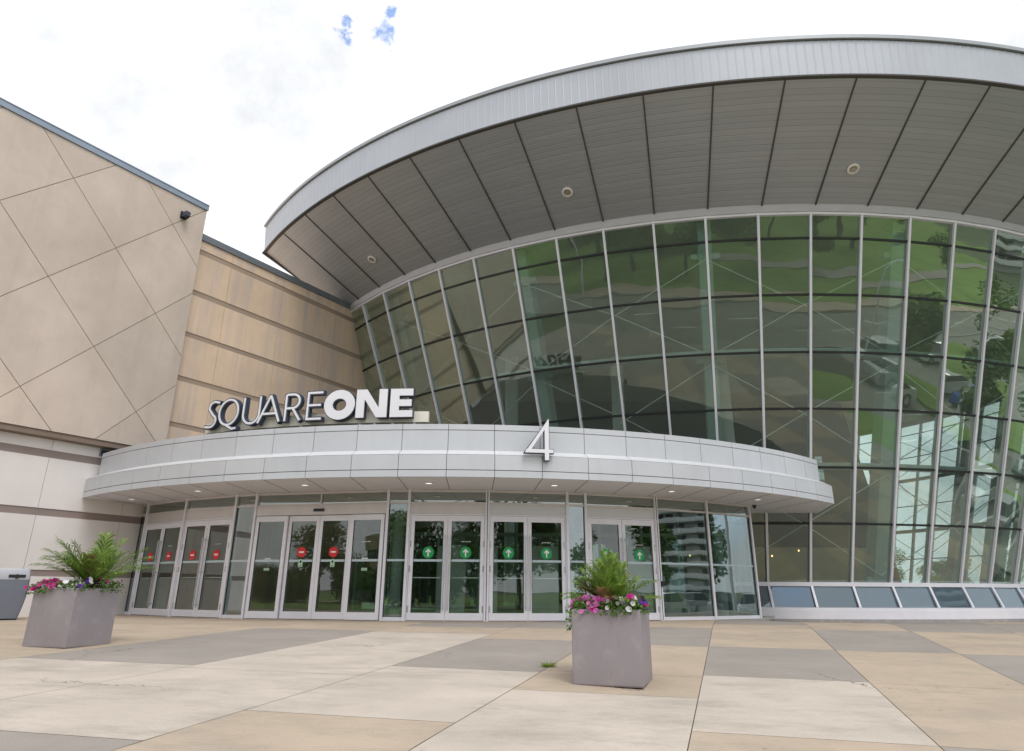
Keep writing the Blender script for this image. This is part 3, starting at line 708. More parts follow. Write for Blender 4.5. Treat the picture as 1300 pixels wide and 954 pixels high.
# lobby: columns and an inner screen
for (x, y, r) in ((-2.78, 17.7, .13), (5.55, 19.3, .13), (6.02, 20.1, .14), (1.95, 18.6, .1)):
    c = thing('lobby_column', 'slim white round column inside the lobby glass, ' + {-2.78: 'beside the sliding doors', 5.55: 'front one at the right end', 6.02: 'rear one at the right end', 1.95: 'behind the right pair of arrow doors'}[x], 'column', (x, y, 0), group='white lobby columns')
    b = MB(); b.tube([(x, y, 0), (x, y, 2.81)], r, 24); b.build('shaft', M['white_col'], c, smooth=True)
    b = MB(); b.lathe((x, y, 0), [(r + .03, 0), (r + .03, .06), (r + .001, .065)], 24); b.build('base_ring', M['alu'], c, smooth=False)
vs = thing('lobby_screen', 'inner teal glass screen of the lobby seen through the arrow doors', 'screen', (0, 20.5, 0))
xs = [-4.4, -3.2, -2.1, -1.0, .1, 1.3, 2.5, 3.7, 4.9]
for x0, x1 in zip(xs, xs[1:]):
    b = MB(); b.box(x0, x0 + .07, 20.5, 20.6, 0, 2.7); b.box(x0 + .071, x1 - .001, 20.5, 20.6, 2.1, 2.2); b.box(x0 + .071, x1 - .001, 20.5, 20.6, 0, .12); b.build('screen_frame', M['teal'], vs)
    b = MB(); b.face([(x0 + .07, 20.55, .12), (x1, 20.55, .12), (x1, 20.55, 2.1), (x0 + .07, 20.55, 2.1)]); b.build('screen_pane', M['g_side'], vs, recalc=False)
for i, (x, w) in enumerate(((-1.95, .75), (-.85, .5), (.45, .8), (1.6, .5), (3.1, .6))):
    k = thing('display_board', 'pale teal upright panel standing in the lobby, ' + ('left of the first arrow door', 'behind the first arrow doors', 'behind the middle arrow doors', 'right of the middle doors', 'behind the right arrow doors')[i], 'panel', (x, 19.2, 0), group='pale panels in the lobby')
    b = MB(); b.box(x, x + w, 19.2, 19.28, .1, 1.75); b.build('sheet', mat('pale_teal_board', (.62, .74, .70), .5), k)
    b = MB(); b.box(x + .05, x + .12, 19.12, 19.36, 0, .099); b.box(x + w - .12, x + w - .05, 19.12, 19.36, 0, .099); b.build('foot', M['black'], k)

# ------------------------------------------------------------------ canopy
cp = thing('entrance_canopy', 'curved silver panel canopy in two steps over the entrance doors', 'canopy', (CC.x, 16, 2.8))
CA, CB = -.7626, .8038
js = [CA] + [.0101 + .0722 * k for k in range(-10, 11)] + [CB]
def cpanel(bm, R0, z0, R1, z1, thick=.025, m=0, aa=CA, ab=CB, gap=.0055):
    jj = [aa] + [j for j in js if aa + .01 < j < ab - .01] + [ab]
    for p, q in zip(jj, jj[1:]):
        p2 = p + gap / R0 * (p > aa); q2 = q - gap / R0 * (q < ab); n = 3
        for i in range(n):
            s, e = p2 + (q2 - p2) * i / n, p2 + (q2 - p2) * (i + 1) / n
            bm.hexa([pol(CC, R0 - thick, s, z0), pol(CC, R0 - thick, e, z0), pol(CC, R0, e, z0), pol(CC, R0, s, z0)],
                    [pol(CC, R1 - thick, s, z1), pol(CC, R1 - thick, e, z1), pol(CC, R1, e, z1), pol(CC, R1, s, z1)], m)
UA, UB = -.7505, .7895
b = MB(); cpanel(b, 13.83, 2.822, 13.83, 2.958); cpanel(b, 13.83, 2.972, 13.83, 3.285); b.build('lower_fascia', M['panel'], cp)
b = MB()
jj = [CA] + [j for j in js if CA + .01 < j < CB - .01] + [CB]
for p, q in zip(jj, jj[1:]):
    for i in range(3):
        s, e = p + .0004 + (q - p - .0008) * i / 3, p + .0004 + (q - p - .0008) * (i + 1) / 3
        b.hexa([pol(CC, 13.56, s, 3.287), pol(CC, 13.56, e, 3.287), pol(CC, 13.835, e, 3.287), pol(CC, 13.835, s, 3.287)],
               [pol(CC, 13.56, s, 3.405), pol(CC, 13.56, e, 3.405), pol(CC, 13.625, e, 3.405), pol(CC, 13.625, s, 3.405)])
b.build('sloped_ledge', M['ledge'], cp)
b = MB(); cpanel(b, 13.61, 3.408, 13.61, 3.838, aa=UA, ab=UB); cpanel(b, 13.61, 3.852, 13.61, 3.972, aa=UA, ab=UB); b.build('upper_fascia', M['panel'], cp)
b = MB(); n = 60
for (R, z0, z1, aa, ab) in ((13.80, 2.83, 3.28, CA + .001, CB - .001), (13.58, 3.41, 3.96, UA + .001, UB - .001)):
    for i in range(n):
        s, e = aa + (ab - aa) * i / n, aa + (ab - aa) * (i + 1) / n
        b.hexa([pol(CC, R - .05, s, z0), pol(CC, R - .05, e, z0), pol(CC, R, e, z0), pol(CC, R, s, z0)],
               [pol(CC, R - .05, s, z1), pol(CC, R - .05, e, z1), pol(CC, R, e, z1), pol(CC, R, s, z1)])
b.build('joint_backing', M['joint'], cp)
# plan outline: outer arc, right return, drum arc, wall
def outline(R, aa, ab, z, Rd):
    pts = [pol(CC, R, aa + (ab - aa) * i / 60, z) for i in range(61)]
    pr = pts[-1]
    aR = math.atan2(9.0 - CD.x, 16.2)
    pts += [pol(CD, Rd, aR - (aR + .98) * i / 30, z) for i in range(31)]
    pts += [Vector((*onwall(4.5, .03, 0).xy, z)), Vector((*onwall(.2, .03, 0).xy, z))]
    return pts
b = MB(); sp = outline(13.80, CA, CB, 2.8215, 16.24); b.face(sp); b.build('soffit', M['soffit_canopy'], cp)
b = MB(); b.face(outline(13.6, UA, UB, 3.965, 16.66)); b.build('canopy_roof', mat('roof_membrane', (.10, .10, .095), .9, var=.2, vscale=1.2), cp)
# end returns
for nm_, a, ua, end in (('right', CB, UB, Vector((9.0, 20.85, 0))), ('left', CA, UA, Vector((*onwall(-1.0, .02, 0).xy, 0)))):
    b = MB()
    for (R, aa, z0, z1) in ((13.83, a, 2.822, 3.285), (13.61, ua, 3.408, 3.972)):
        p = pol(CC, R, aa, 0); q = end.copy()
        if (q - p).length < .15: continue
        t = (q - p).normalized(); b.beam(p + t * .02 + Vector((0, 0, (z0 + z1) / 2)), q + Vector((0, 0, (z0 + z1) / 2)), .03, z1 - z0)
    if b.f: b.build('end_panel', M['panel'], cp)
# soffit joints (thin dark lines, radial from each fascia joint to the glass line)
b = MB()
for j in js[1:-1]:
    p = pol(CC, 13.78, j, 2.8195); q = pol(CF, 12.87, j * 1.05 + .0, 2.8195); 
    b.beam(p, q, .012, .003)
b.build('soffit_joint', M['seam'], cp)
names = ['at its left end by the white wall', 'second from its left end', 'over the left part of the sliding doors', 'just right of the sliding doors', 'under the numeral 4', 'over the right glass panes', 'at its right end']
for i, a in enumerate((-.7062, -.4757, -.2422, -.0239, .1887, .4132, .6348)):
    c = pol(CC, 12.95 if a > -.7 else 12.9, a, 2.818)
    d = thing('canopy_downlight', 'small round lit downlight in the canopy underside, ' + names[i], 'downlight', c, group='downlights in the canopy underside')
    b = MB(); b.lathe(c, [(.115, .0), (.115, -.012), (.085, -.014), (.08, .0)], 20); b.build('trim_ring', M['ledge'], d, smooth=True)
    b = MB(); b.lathe(c, [(.0, -.002), (.08, -.001)], 20); b.build('lens', M['lit'], d, recalc=False)
# two small cameras
def camera_on(frm, label):
    c = thing('security_camera', label, 'camera', frm(0, 0, 0))
    b = MB(); b.box(-.10, .10, -.05, .0, -.11, .11, 0, frm); b.build('bracket', M['black'], c)
    b = MB(); o = frm(0, -.16, -.04)
    b.box(-.075, .075, -.26, -.051, -.08, .07, 0, frm); b.build('housing', M['letter_navy'], c)
    b = MB(); b.lathe(frm(0, -.2, -.085), [(.07, .0), (.065, -.04), (.04, -.07), (0, -.08)], 14); b.build('dome', M['gasket'], c, smooth=True)
camera_on(lambda x, y, z: onwall(-.58 + x, .305 - y, 11.52 + z), 'small black security camera high on the diamond panel wall near its corner')
pc = pol(CF, 12.95, .672, 2.76)
c = thing('dome_camera', 'tiny black dome camera under the canopy at the right end of the glass front', 'camera', pc)
b = MB(); b.lathe(pc, [(.05, .055), (.05, .02), (.035, -.02), (0, -.04)], 14); b.build('dome', M['black'], c, smooth=True)
b = MB(); b.lathe(pc, [(.06, .057), (.06, .045), (.049, .044)], 14); b.build('base_ring', M['gasket'], c)
c0 = Vector((-2.42, 16.9, 2.18)); c = thing('indoor_camera', 'white bullet camera inside the glass right of the sliding doors', 'camera', c0)
b = MB(); b.beam(c0, c0 + Vector((-.14, -.10, -.08)), .07, .07); b.build('body', M['white'], c)
b = MB(); b.tube([c0, c0 + Vector((.02, .06, .12)), (c0.x + .05, c0.y + .1, 2.8)], .012, 6); b.build('arm', M['white'], c)

# ------------------------------------------------------------------ letter sign
RL = 13.35; ZL = 4.19; HL = .64
sg = thing('letter_sign', 'raised sign reading SQUAREONE with white faced letters standing on the canopy', 'sign', pol(CC, RL, -.2436, 3.97))
def ribbon(pts, w, closed=False):
    n = len(pts); L = []; Rr = []
    for i in range(n):
        if closed: a, c = Vector(pts[i - 1]), Vector(pts[(i + 1) % n])
        else: a, c = Vector(pts[max(i - 1, 0)]), Vector(pts[min(i + 1, n - 1)])
        p = Vector(pts[i]); d1 = (p - a); d2 = (c - p)
        if d1.length < 1e-9: d1 = d2
        if d2.length < 1e-9: d2 = d1
        d1.normalize(); d2.normalize(); n1 = Vector((-d1.y, d1.x)); n2 = Vector((-d2.y, d2.x)); mm = (n1 + n2); mm.normalize()
        k = w / 2 / max(.45, mm.dot(n1)); L.append(p + mm * k); Rr.append(p - mm * k)
    return L, Rr
def stroke(bm, fr, pts, w, d0, d1, closed=False, m=0, ext=0.):
    pts = [Vector(p) for p in pts]
    if ext and not closed:
        pts[0] = pts[0] + (pts[0] - pts[1]).normalized() * ext; pts[-1] = pts[-1] + (pts[-1] - pts[-2]).normalized() * ext
    L, Rr = ribbon(pts, w, closed); n = len(pts); i0 = len(bm.v)
    for i in range(n):
        for q in (L[i], Rr[i]):
            bm.v.append(tuple(fr(q.x, d0, q.y))); bm.v.append(tuple(fr(q.x, d1, q.y)))
    rng = range(n) if closed else range(n - 1)
    for i in rng:
        j = (i + 1) % n; a, c = i0 + 4 * i, i0 + 4 * j
        for f in ((a, c, c + 2, a + 2), (a + 1, a + 3, c + 3, c + 1), (a, a + 1, c + 1, c), (a + 2, c + 2, c + 3, a + 3)): bm.f.append(f); bm.m.append(m)
    if not closed:
        for a in (i0, i0 + 4 * (n - 1)): bm.f.append((a, a + 2, a + 3, a + 1)); bm.m.append(m)
def arc(cx, cz, rx, rz, t0, t1, n=14): return [(cx + rx * cos(math.radians(t0 + (t1 - t0) * i / n)), cz + rz * sin(math.radians(t0 + (t1 - t0) * i / n))) for i in range(n + 1)]
H = HL; t = .03
GL = {
 'S': lambda w: [([(w * .97, H * .93)] + arc(w * .62, H * .76, w * .36, H * .22, 62, 195, 9) + arc(w * .42, H * .26, w * .40, H * .23, 62, -100, 12) + [(w * .06, H * .06)], False)],
 'Q': lambda w: [(arc(w * .5, H * .52, w * .44, H * .47, 0, 360, 30)[:-1], True), ([(w * .42, H * .06), (w * .58, -.02), (w * .75, -.075), (w * .93, -.06)], False)],
 'U': lambda w: [([(w * .1, H)] + arc(w * .49, H * .36, w * .39, H * .34, 180, 360, 14) + [(w * .88, H)], False)],
 'A': lambda w: [([(0.02, 0.0), (w * .52, H * .99)], False), ([(w * .52, H * .99), (w * .98, 0.0)], False), ([(w * .2, H * .32), (w * .82, H * .32)], False)],
 'R': lambda w: [([(w * .1, 0), (w * .1, H * .97)], False), ([(w * .1, H * .96), (w * .5, H * .96)] + arc(w * .5, H * .71, w * .36, H * .25, 90, -90, 10) + [(w * .12, H * .46)], False), ([(w * .5, H * .46), (w * .95, 0)], False)],
 'E': lambda w: [([(w * .92, H * .97), (w * .12, H * .97), (w * .12, H * .03), (w * .92, H * .03)], False), ([(w * .12, H * .52), (w * .85, H * .52)], False)],
}
thin = [('S', -.4337, .441), ('Q', -.3950, .64), ('U', -.3447, .575), ('A', -.3086, .603), ('R', -.2627, .45), ('E', -.2219, .443)]
def letter_frame(az, w):
    c = pol(CC, RL, az, ZL); sd = Vector((cos(az), sin(az), 0)); rad = Vector((sin(az), -cos(az), 0))
    return lambda x, y, z: c + sd * (x - w / 2) - rad * y + Vector((0, 0, z))
for ch, az, w in thin:
    fr = letter_frame(az, w); b = MB(); f = MB()
    for i, (pts, closed) in enumerate(GL[ch](w)):
        stroke(b, fr, pts, .098, .002 * i, .125 - .002 * i, closed, ext=.018); stroke(f, fr, pts, .048, -.010 - .0015 * i, .0 + .002 * i, closed, ext=-.004)
    lt = b.build('letter', M['letter_navy'], sg); lt['label'] = 'thin outlined letter ' + ch
    f.build('letter_face', M['letter_white'], lt)
def bold(ch, az, w, polys, rings=()):
    fr = letter_frame(az, w); b = MB(); f = MB()
    for i, (outer, inner) in enumerate(polys):
        b.prism(outer, fr, 0.001 * i, .13); f.prism(inner, fr, -.012 - .001 * i, .0 + .001 * i)
    for (c, rx, rz, wd) in rings:
        pts = arc(c[0], c[1], rx, rz, 0, 360, 36)[:-1]; stroke(b, fr, pts, wd + .03, 0, .16, True); stroke(f, fr, pts, wd, -.012, 0, True)
    lt = b.build('letter', M['letter_navy'], sg); lt['label'] = 'bold white letter ' + ch
    f.build('letter_face', M['letter_white'], lt)
bold('O', -.1771, .751, [], [((.375, .315), .262, .24, .20)])
def ex(poly, e):                                  # outset a rectangle-like polygon a little about its centroid directions
    xs_ = [p[0] for p in poly]; zs_ = [p[1] for p in poly]; cx, cz = (min(xs_) + max(xs_)) / 2, (min(zs_) + max(zs_)) / 2
    return [(p[0] + (e if p[0] > cx else -e), p[1] + (e if p[1] > cz else -e)) for p in poly]
w = .705; s = .187
npoly = [[(0.0, 0), (s, 0), (s, H), (0.0, H)], [(w - s, 0), (w, 0), (w, H), (w - s, H)]]
diag = [(s * .2, H), (s * 1.25, H), (w - s * .2, 0), (w - s * 1.25, 0)][::-1]
bold('N', -.1213, w, [(ex(p, .014), p) for p in npoly] + [([(x + (.012 if i in (0, 1) else -.0) * 0, z) for i, (x, z) in enumerate(diag)], diag)])
w = .505
ep = [[(0, 0), (.2, 0), (.2, H), (0, H)], [(.2, H - .155), (w, H - .155), (w, H), (.2, H)], [(.2, .245), (w - .03, .245), (w - .03, .395), (.2, .395)], [(.2, 0), (w, 0), (w, .15), (.2, .15)]]
bold('E', -.0708, w, [(ex(p, .013), p) for p in ep])
b = MB(); n = 40
for i in range(n):
    s_, e_ = -.4603 + (.4603 - .027) * i / n, -.4603 + (.4603 - .027) * (i + 1) / n
    b.hexa([pol(CC, 13.02, s_, 4.12), pol(CC, 13.02, e_, 4.12), pol(CC, 13.17, e_, 4.12), pol(CC, 13.17, s_, 4.12)],
           [pol(CC, 13.02, s_, 4.36), pol(CC, 13.02, e_, 4.36), pol(CC, 13.17, e_, 4.36), pol(CC, 13.17, s_, 4.36)])
b.build('sign_rail', M['rail'], sg)
for a in (-.43, -.3553, -.2539, -.1458, -.1197, -.0886, -.0513):
    b = MB(); b.tube([pol(CC, 13.11, a, 3.966), pol(CC, 13.11, a, 4.12)], .035, 12); b.lathe(pol(CC, 13.11, a, 3.967), [(.07, 0), (.07, .012), (.03, .014)], 12); b.build('post', M['alu'], sg)
# numeral 4
az4 = .148
n4 = thing('numeral_sign', 'white numeral 4 with dark edges mounted on the canopy front', 'sign', pol(CC, 13.95, az4, 3.17))
c4 = pol(CC, 13.97, az4, 0); sd = Vector((cos(az4), sin(az4), 0)); rad = Vector((sin(az4), -cos(az4), 0))
f4 = lambda x, y, z: c4 + sd * x - rad * y + Vector((0, 0, z))
def four(e, d0, d1, bm):
    bm.prism([(.115 - e, 3.175 - e), (.205 + e, 3.175 - e), (.205 + e, 4.05 + e * 1.5), (.175, 4.02 + e), (.115 - e, 3.90)], f4, d0, d1)
    bm.prism([(-.305 - e * 2, 3.325 - e), (.30 + e, 3.325 - e), (.30 + e, 3.40 + e), (-.27, 3.40 + e)], f4, d0 + .0015, d1)
    bm.prism([(-.305 - e * 2, 3.325), (-.19 + e, 3.36), (.19, 3.93), (.203 + e, 4.05 + e * 1.5)], f4, d0 + .003, d1)
b = MB(); four(.012, 0, .11, b); nb = b.build('numeral', M['letter_navy'], n4)
b = MB(); four(0, -.012, -.0005, b); b.build('numeral_face', M['letter_white'], nb)
b = MB(); b.tube([f4(.16, .11, 3.8), f4(.16, .34, 3.8)], .015, 8); b.tube([f4(-.1, .11, 3.46), f4(-.1, .34, 3.46)], .015, 8); b.build('standoff', M['alu'], n4)

# ------------------------------------------------------------------ planters and plants
def make_planter(name, label, c, ang, s, hgt):
    z0 = g(c[0], c[1]) - .012
    p = thing(name, label, 'planter', (c[0], c[1], z0), ang, 'square grey planters'); h = s / 2; w = .035
    b = MB(); B = .010
    # bevelled shell as an octagon-cornered prism ring
    def ring(r, z, e=B): return [(-r + e, -r, z), (r - e, -r, z), (r, -r + e, z), (r, r - e, z), (r - e, r, z), (-r + e, r, z), (-r, r - e, z), (-r, -r + e, z)]
    rs = [ring(h - .012, 0), ring(h - .002, .01), ring(h, .02), ring(h, hgt - .006), ring(h - .006, hgt), ring(h - w, hgt), ring(h - w, hgt - .08)]
    for A, C in zip(rs, rs[1:]):
        for j in range(8): b.face([A[j], A[(j + 1) % 8], C[(j + 1) % 8], C[j]])
    b.build('shell', M['planter'], p, local=True, smooth=True)
    b = MB(); b.face(ring(h - w - .001, hgt - .05)); b.build('soil', M['soil'], p, local=True, recalc=False)
    return p, z0
PL = ((-5.725, 10.0), (1.155, 8.51))
Mm = Vector((-6.01, 10.17)); Lm = Vector((-6.58, 10.23)); Rm = Vector((-5.70, 10.73))
# left: near corner Mm, faces towards Lm and Rm
SP = .76
ang1 = math.atan2(.98, .30)                      # direction of the right-hand face
e1 = Vector((cos(ang1), sin(ang1))); e2 = Vector((-e1.y, e1.x))
cL = Vector((-5.99, 10.14)) + e1 * SP / 2 + e2 * SP / 2
pl1, zl1 = make_planter('planter', 'square grey planter with a tall palm, left, in front of the white wall', (cL.x, cL.y), ang1, SP, .765)
ang2 = math.radians(-18); f1 = Vector((cos(ang2), sin(ang2))); f2 = Vector((-f1.y, f1.x))
cR = Vector((1.397, 8.03)) - f1 * SP / 2 + f2 * SP / 2
pl2, zl2 = make_planter('planter', 'square grey planter with a bushy grass palm, nearest the camera, before the arrow doors', (cR.x, cR.y), ang2, SP, .765)

def palm(name, label, c, z, n, length, seed, spread, wleaf=.012, droop=1., nl=32):
    r = random.Random(seed); root = thing(name, label, 'palm', (c[0], c[1], z))
    for i in range(n):
        az = r.uniform(0, 2 * pi); tilt = (r.random() ** .7) * spread; L = length * r.uniform(.7, 1.05)
        b = MB(); pts = []; x = Vector((r.uniform(-.06, .06), r.uniform(-.06, .06), 0)); d = Vector((sin(tilt) * cos(az), sin(tilt) * sin(az), cos(tilt)))
        ns = 14
        for k in range(ns + 1):
            pts.append(x.copy()); x = x + d * (L / ns)
            d = (d + Vector((cos(az), sin(az), 0)) * .022 * droop * (tilt + .3) - Vector((0, 0, .012 + .05 * droop * (k / ns) * (.5 + tilt)))).normalized()
        b.tube(pts, [.006 * (1 - .8 * k / ns) for k in range(ns + 1)], 4, 0, False)
        side0 = d.cross(Vector((0, 0, 1))).normalized()
        for q in range(nl):
            t_ = .28 + .72 * q / (nl - 1); f_ = t_ * ns; k = min(ns - 1, int(f_)); p = pts[k].lerp(pts[k + 1], f_ - k); tg = (pts[k + 1] - pts[k]).normalized()
            sd_ = tg.cross(Vector((0, 0, 1)))
            if sd_.length < .1: sd_ = side0
            sd_.normalize(); up = sd_.cross(tg)
            ll = L * .34 * (1 - abs(t_ - .55) * 1.1) * r.uniform(.8, 1.15)
            for sgn in (-1, 1):
                dd = (tg * r.uniform(.75, 1.0) + sd_ * sgn * r.uniform(.55, .85) + up * r.uniform(.0, .35)).normalized()
                m1 = p + dd * ll * .55; m2 = p + dd * ll - Vector((0, 0, ll * .22 * droop)); wv = dd.cross(up).normalized() * (wleaf / 2)
                b.face([p - wv * .4, p + wv * .4, m1 + wv, m1 - wv], 0); b.face([m1 - wv, m1 + wv, m2], 0)
        b.build('frond', M['palm_dry'] if r.random() < .07 else M['palm'], root, local=True, recalc=False)
    return root
palm('potted_palm', 'feathery green palm with long arching fronds in the left planter', (cL.x + .14, cL.y + .05), zl1 + .70, 46, .86, 5, .80, droop=1.35)
palm('potted_palm', 'dense bushy grass-like palm in the right planter nearest the camera', (cR.x + .02, cR.y), zl2 + .70, 50, .68, 9, 1.0, wleaf=.012, droop=1.1)
def flowerbed(name, label, c, z, ang, region, n_leaf, flowers, seed, spill=.0, petal=.038, cat='flowers', leafm='leafy'):
    """region: list of (x,y) spots in planter-local coordinates; foliage mesh + flower mesh"""
    r = random.Random(seed); root = thing(name, label, cat, (c[0], c[1], z), ang)
    b = MB()
    def spot():
        x0, x1, y0, y1 = region; return Vector((r.uniform(x0, x1), r.uniform(y0, y1), 0))
    for _ in range(n_leaf):
        p = spot(); edge = max(abs(p.x), abs(p.y)) - .36; p.z = r.uniform(-.03, .085) - max(0, edge) * spill * 1.5
        d = Vector((r.uniform(-1, 1), r.uniform(-1, 1), r.uniform(-.2, .9))).normalized(); s_ = d.cross(Vector((r.uniform(-1, 1), r.uniform(-1, 1), r.uniform(-1, 1)))).normalized()
        l = r.uniform(.025, .05); w_ = l * .36
        b.face([p, p + d * l * .5 + s_ * w_, p + d * l, p + d * l * .5 - s_ * w_])
    b.build('foliage', M[leafm], root, local=True, recalc=False)
    for mm, nf in flowers:
        b = MB()
        for _ in range(nf):
            p = spot(); edge = max(abs(p.x), abs(p.y)) - .36; p.z = r.uniform(.03, .12) - max(0, edge) * spill * 2
            nn = Vector((p.x * 1.5 + r.uniform(-.5, .5), p.y * 1.5 - .35 + r.uniform(-.5, .5), r.uniform(.3, 1))).normalized()
            u_ = nn.cross(Vector((0, 0, 1))).normalized(); v_ = nn.cross(u_); R_ = petal * r.uniform(.75, 1.15)
            ph = r.uniform(0, 2); n = 15
            rim = [p + nn * .012 + (u_ * cos(2 * pi * j / n + ph) + v_ * sin(2 * pi * j / n + ph)) * R_ * (1 - .16 * abs(cos(2.5 * (2 * pi * j / n)))) for j in range(n)]
            for j in range(n): b.face([p, rim[j], rim[(j + 1) % n]])
        b.build('blossom', M[mm], root, local=True, recalc=False)
    return root
# local axes: left planter corner nearest the camera is (-h,-h); its left face is the local -x side... use world aligned beds
def bed(name, label, c, z, region, n_leaf, fl, seed, **k): return flowerbed(name, label, (c[0], c[1]), z, 0, region, n_leaf, fl, seed, **k)
zt1, zt2 = zl1 + .765, zl2 + .765
flowerbed('petunias', 'magenta petunias spilling over the left corner of the left planter', (cL.x, cL.y), zt1, ang1, (-.46, -.22, .02, .46), 300, [('magenta', 46)], 21, spill=.5)
flowerbed('petunias', 'white petunias with violet pansies at the front corner of the left planter', (cL.x, cL.y), zt1, ang1, (-.42, -.10, -.42, .02), 300, [('petal_white', 15), ('violet', 7)], 22, spill=.3)
flowerbed('trailing_plant', 'dark red and green trailing plant at the right edge of the left planter', (cL.x, cL.y), zt1, ang1, (.02, .42, -.44, -.16), 320, [('magenta', 4)], 23, spill=.4, cat='plant')
flowerbed('dark_leaf_plant', 'small dark purple leaved plant in the left planter beside the white petunias', (cL.x, cL.y), zt1 + .05, ang1, (-.12, .08, -.36, -.16), 160, [], 24, cat='plant', leafm='dark_leaf')
flowerbed('petunias', 'pink petunias at the front left of the right planter', (cR.x, cR.y), zt2, ang2, (-.42, .03, -.42, -.14), 450, [('pinkish', 36), ('magenta', 8)], 31, spill=.6)
flowerbed('petunias', 'white petunias near the right corner of the right planter', (cR.x, cR.y), zt2, ang2, (.0, .34, -.42, -.14), 420, [('petal_white', 22)], 32, spill=.6)
flowerbed('pansies', 'violet and magenta flowers at the right edge of the right planter', (cR.x, cR.y), zt2 + .02, ang2, (.20, .44, -.38, .12), 200, [('violet', 20), ('magenta', 9)], 33, spill=.5)
flowerbed('trailing_plant', 'green trailing leaves hanging over the left edge of the right planter', (cR.x, cR.y), zt2 - .05, ang2, (-.45, -.36, -.40, .1), 150, [('petal_white', 2)], 34, spill=1.3, cat='plant')
flowerbed('ground_foliage', 'low green leaves filling the middle of the right planter', (cR.x, cR.y), zt2, ang2, (-.34, .34, -.2, .34), 420, [], 35, cat='plant')
# weed tuft in the paving joint
wz = g(.47, 9.43); w = thing('weed_tuft', 'small green weed growing in a paving joint left of the right planter', 'weed', (.47, 9.43, wz))
b = MB(); r = random.Random(2)
for _ in range(90):
    a = r.uniform(0, 2 * pi); rr = r.uniform(0, .07); p = Vector((rr * cos(a) * 1.4, rr * sin(a), 0)); d = Vector((cos(a), sin(a), r.uniform(.6, 1.6))).normalized(); l = r.uniform(.04, .085); s_ = Vector((-sin(a), cos(a), 0)) * .007
    b.face([p - s_, p + s_, p + d * l + s_ * .2, p + d * l - s_ * .2])
b.build('leaves', leafmat('weed_leaf', (.25, .36, .04), .3), w, local=True, recalc=False)

# ------------------------------------------------------------------ litter bin
bn = thing('litter_bin', 'blue grey curved litter bin with lighter lid at the far left', 'bin', (-10.78, 15.72, 0), .58)
def bell(z): return .30 + .085 * sin(pi * .5 * min(1.25, z / .62))
b = MB(); zsn = [.03 + .77 * i / 12 for i in range(13)]
def bring(z, k=1., e=.05):
    h = bell(z) * k; hd = .30 * k; return [(-h + e, -hd, z), (h - e, -hd, z), (h - e * .3, -hd + e * .3, z), (h, -hd + e, z), (h, hd - e, z), (h - e, hd, z), (-h + e, hd, z), (-h, hd - e, z), (-h, -hd + e, z), (-h + e * .3, -hd + e * .3, z)]
rs = [bring(z) for z in zsn]
for A, C in zip(rs, rs[1:]):
    for j in range(10): b.face([A[j], A[(j + 1) % 10], C[(j + 1) % 10], C[j]])
b.build('body', M['bin'], bn, local=True, smooth=True)
b = MB(); rs = [bring(.802, 1.0), bring(.84, 1.0), bring(.90, .98), bring(1.0, .93), bring(1.02, .90)]
for A, C in zip(rs, rs[1:]):
    for j in range(10): b.face([A[j], A[(j + 1) % 10], C[(j + 1) % 10], C[j]])
b.face(rs[-1]); b.build('lid', M['bin_top'], bn, local=True, smooth=True)
b = MB(); b.box(-.01, .29, -.312, -.285, .84, .90); b.lathe((.14, -.30, .87), [(.0, .0)], 4) if False else None
b.prism([(.14 + .05 * cos(2 * pi * j / 16), .865 + .045 * sin(2 * pi * j / 16)) for j in range(16)], lambda x, y, z: Vector((x, y, z)), -.316, -.29); b.build('slot', M['black'], bn, local=True)
b = MB(); b.box(-.30, .30, -.24, .24, 0, .03); b.build('base', M['black'], bn, local=True)

# ------------------------------------------------------------------ what the glass mirrors: trees, cars, lamps, buildings
def crown_mesh(seed, nl, R, H_, m):
    r = random.Random(seed); b = MB(); cl = [(Vector((r.uniform(-1, 1) * R * .62, r.uniform(-1, 1) * R * .62, H_ * r.uniform(.36, .86))), R * r.uniform(.28, .5)) for _ in range(16)]
    for _ in range(nl):
        c, s_ = r.choice(cl); d = Vector((r.gauss(0, 1), r.gauss(0, 1), r.gauss(0, 1))).normalized(); p = c + d * s_ * r.uniform(.55, 1.05)
        a = Vector((r.uniform(-1, 1), r.uniform(-1, 1), r.uniform(-.5, .5))).normalized(); e = a.cross(d).normalized(); l = r.uniform(.12, .24)
        b.face([p - a * l, p - e * l * .5, p + a * l, p + e * l * .5])
    return b
def tree_proto(seed, R, H_, m):
    t = thing('tree', 'x', 'tree'); r = random.Random(seed)
    b = MB(); b.tube([(0, 0, -.2), (.05, 0, H_ * .2), (-.05, .1, H_ * .45), (0, 0, H_ * .7)], [.20, .15, .11, .04], 8)
    for i in range(6):
        a = i * 1.05 + r.uniform(0, .5); z = H_ * r.uniform(.3, .5); b.tube([(0, 0, z), (R * .3 * cos(a), R * .3 * sin(a), z + H_ * .12), (R * .55 * cos(a), R * .55 * sin(a), z + H_ * .25)], [.07, .05, .02], 6)
    b.build('trunk', M['bark'], t, local=True, smooth=True)
    crown_mesh(seed, 4200, R, H_, m).build('crown', m, t, local=True, recalc=False); return t
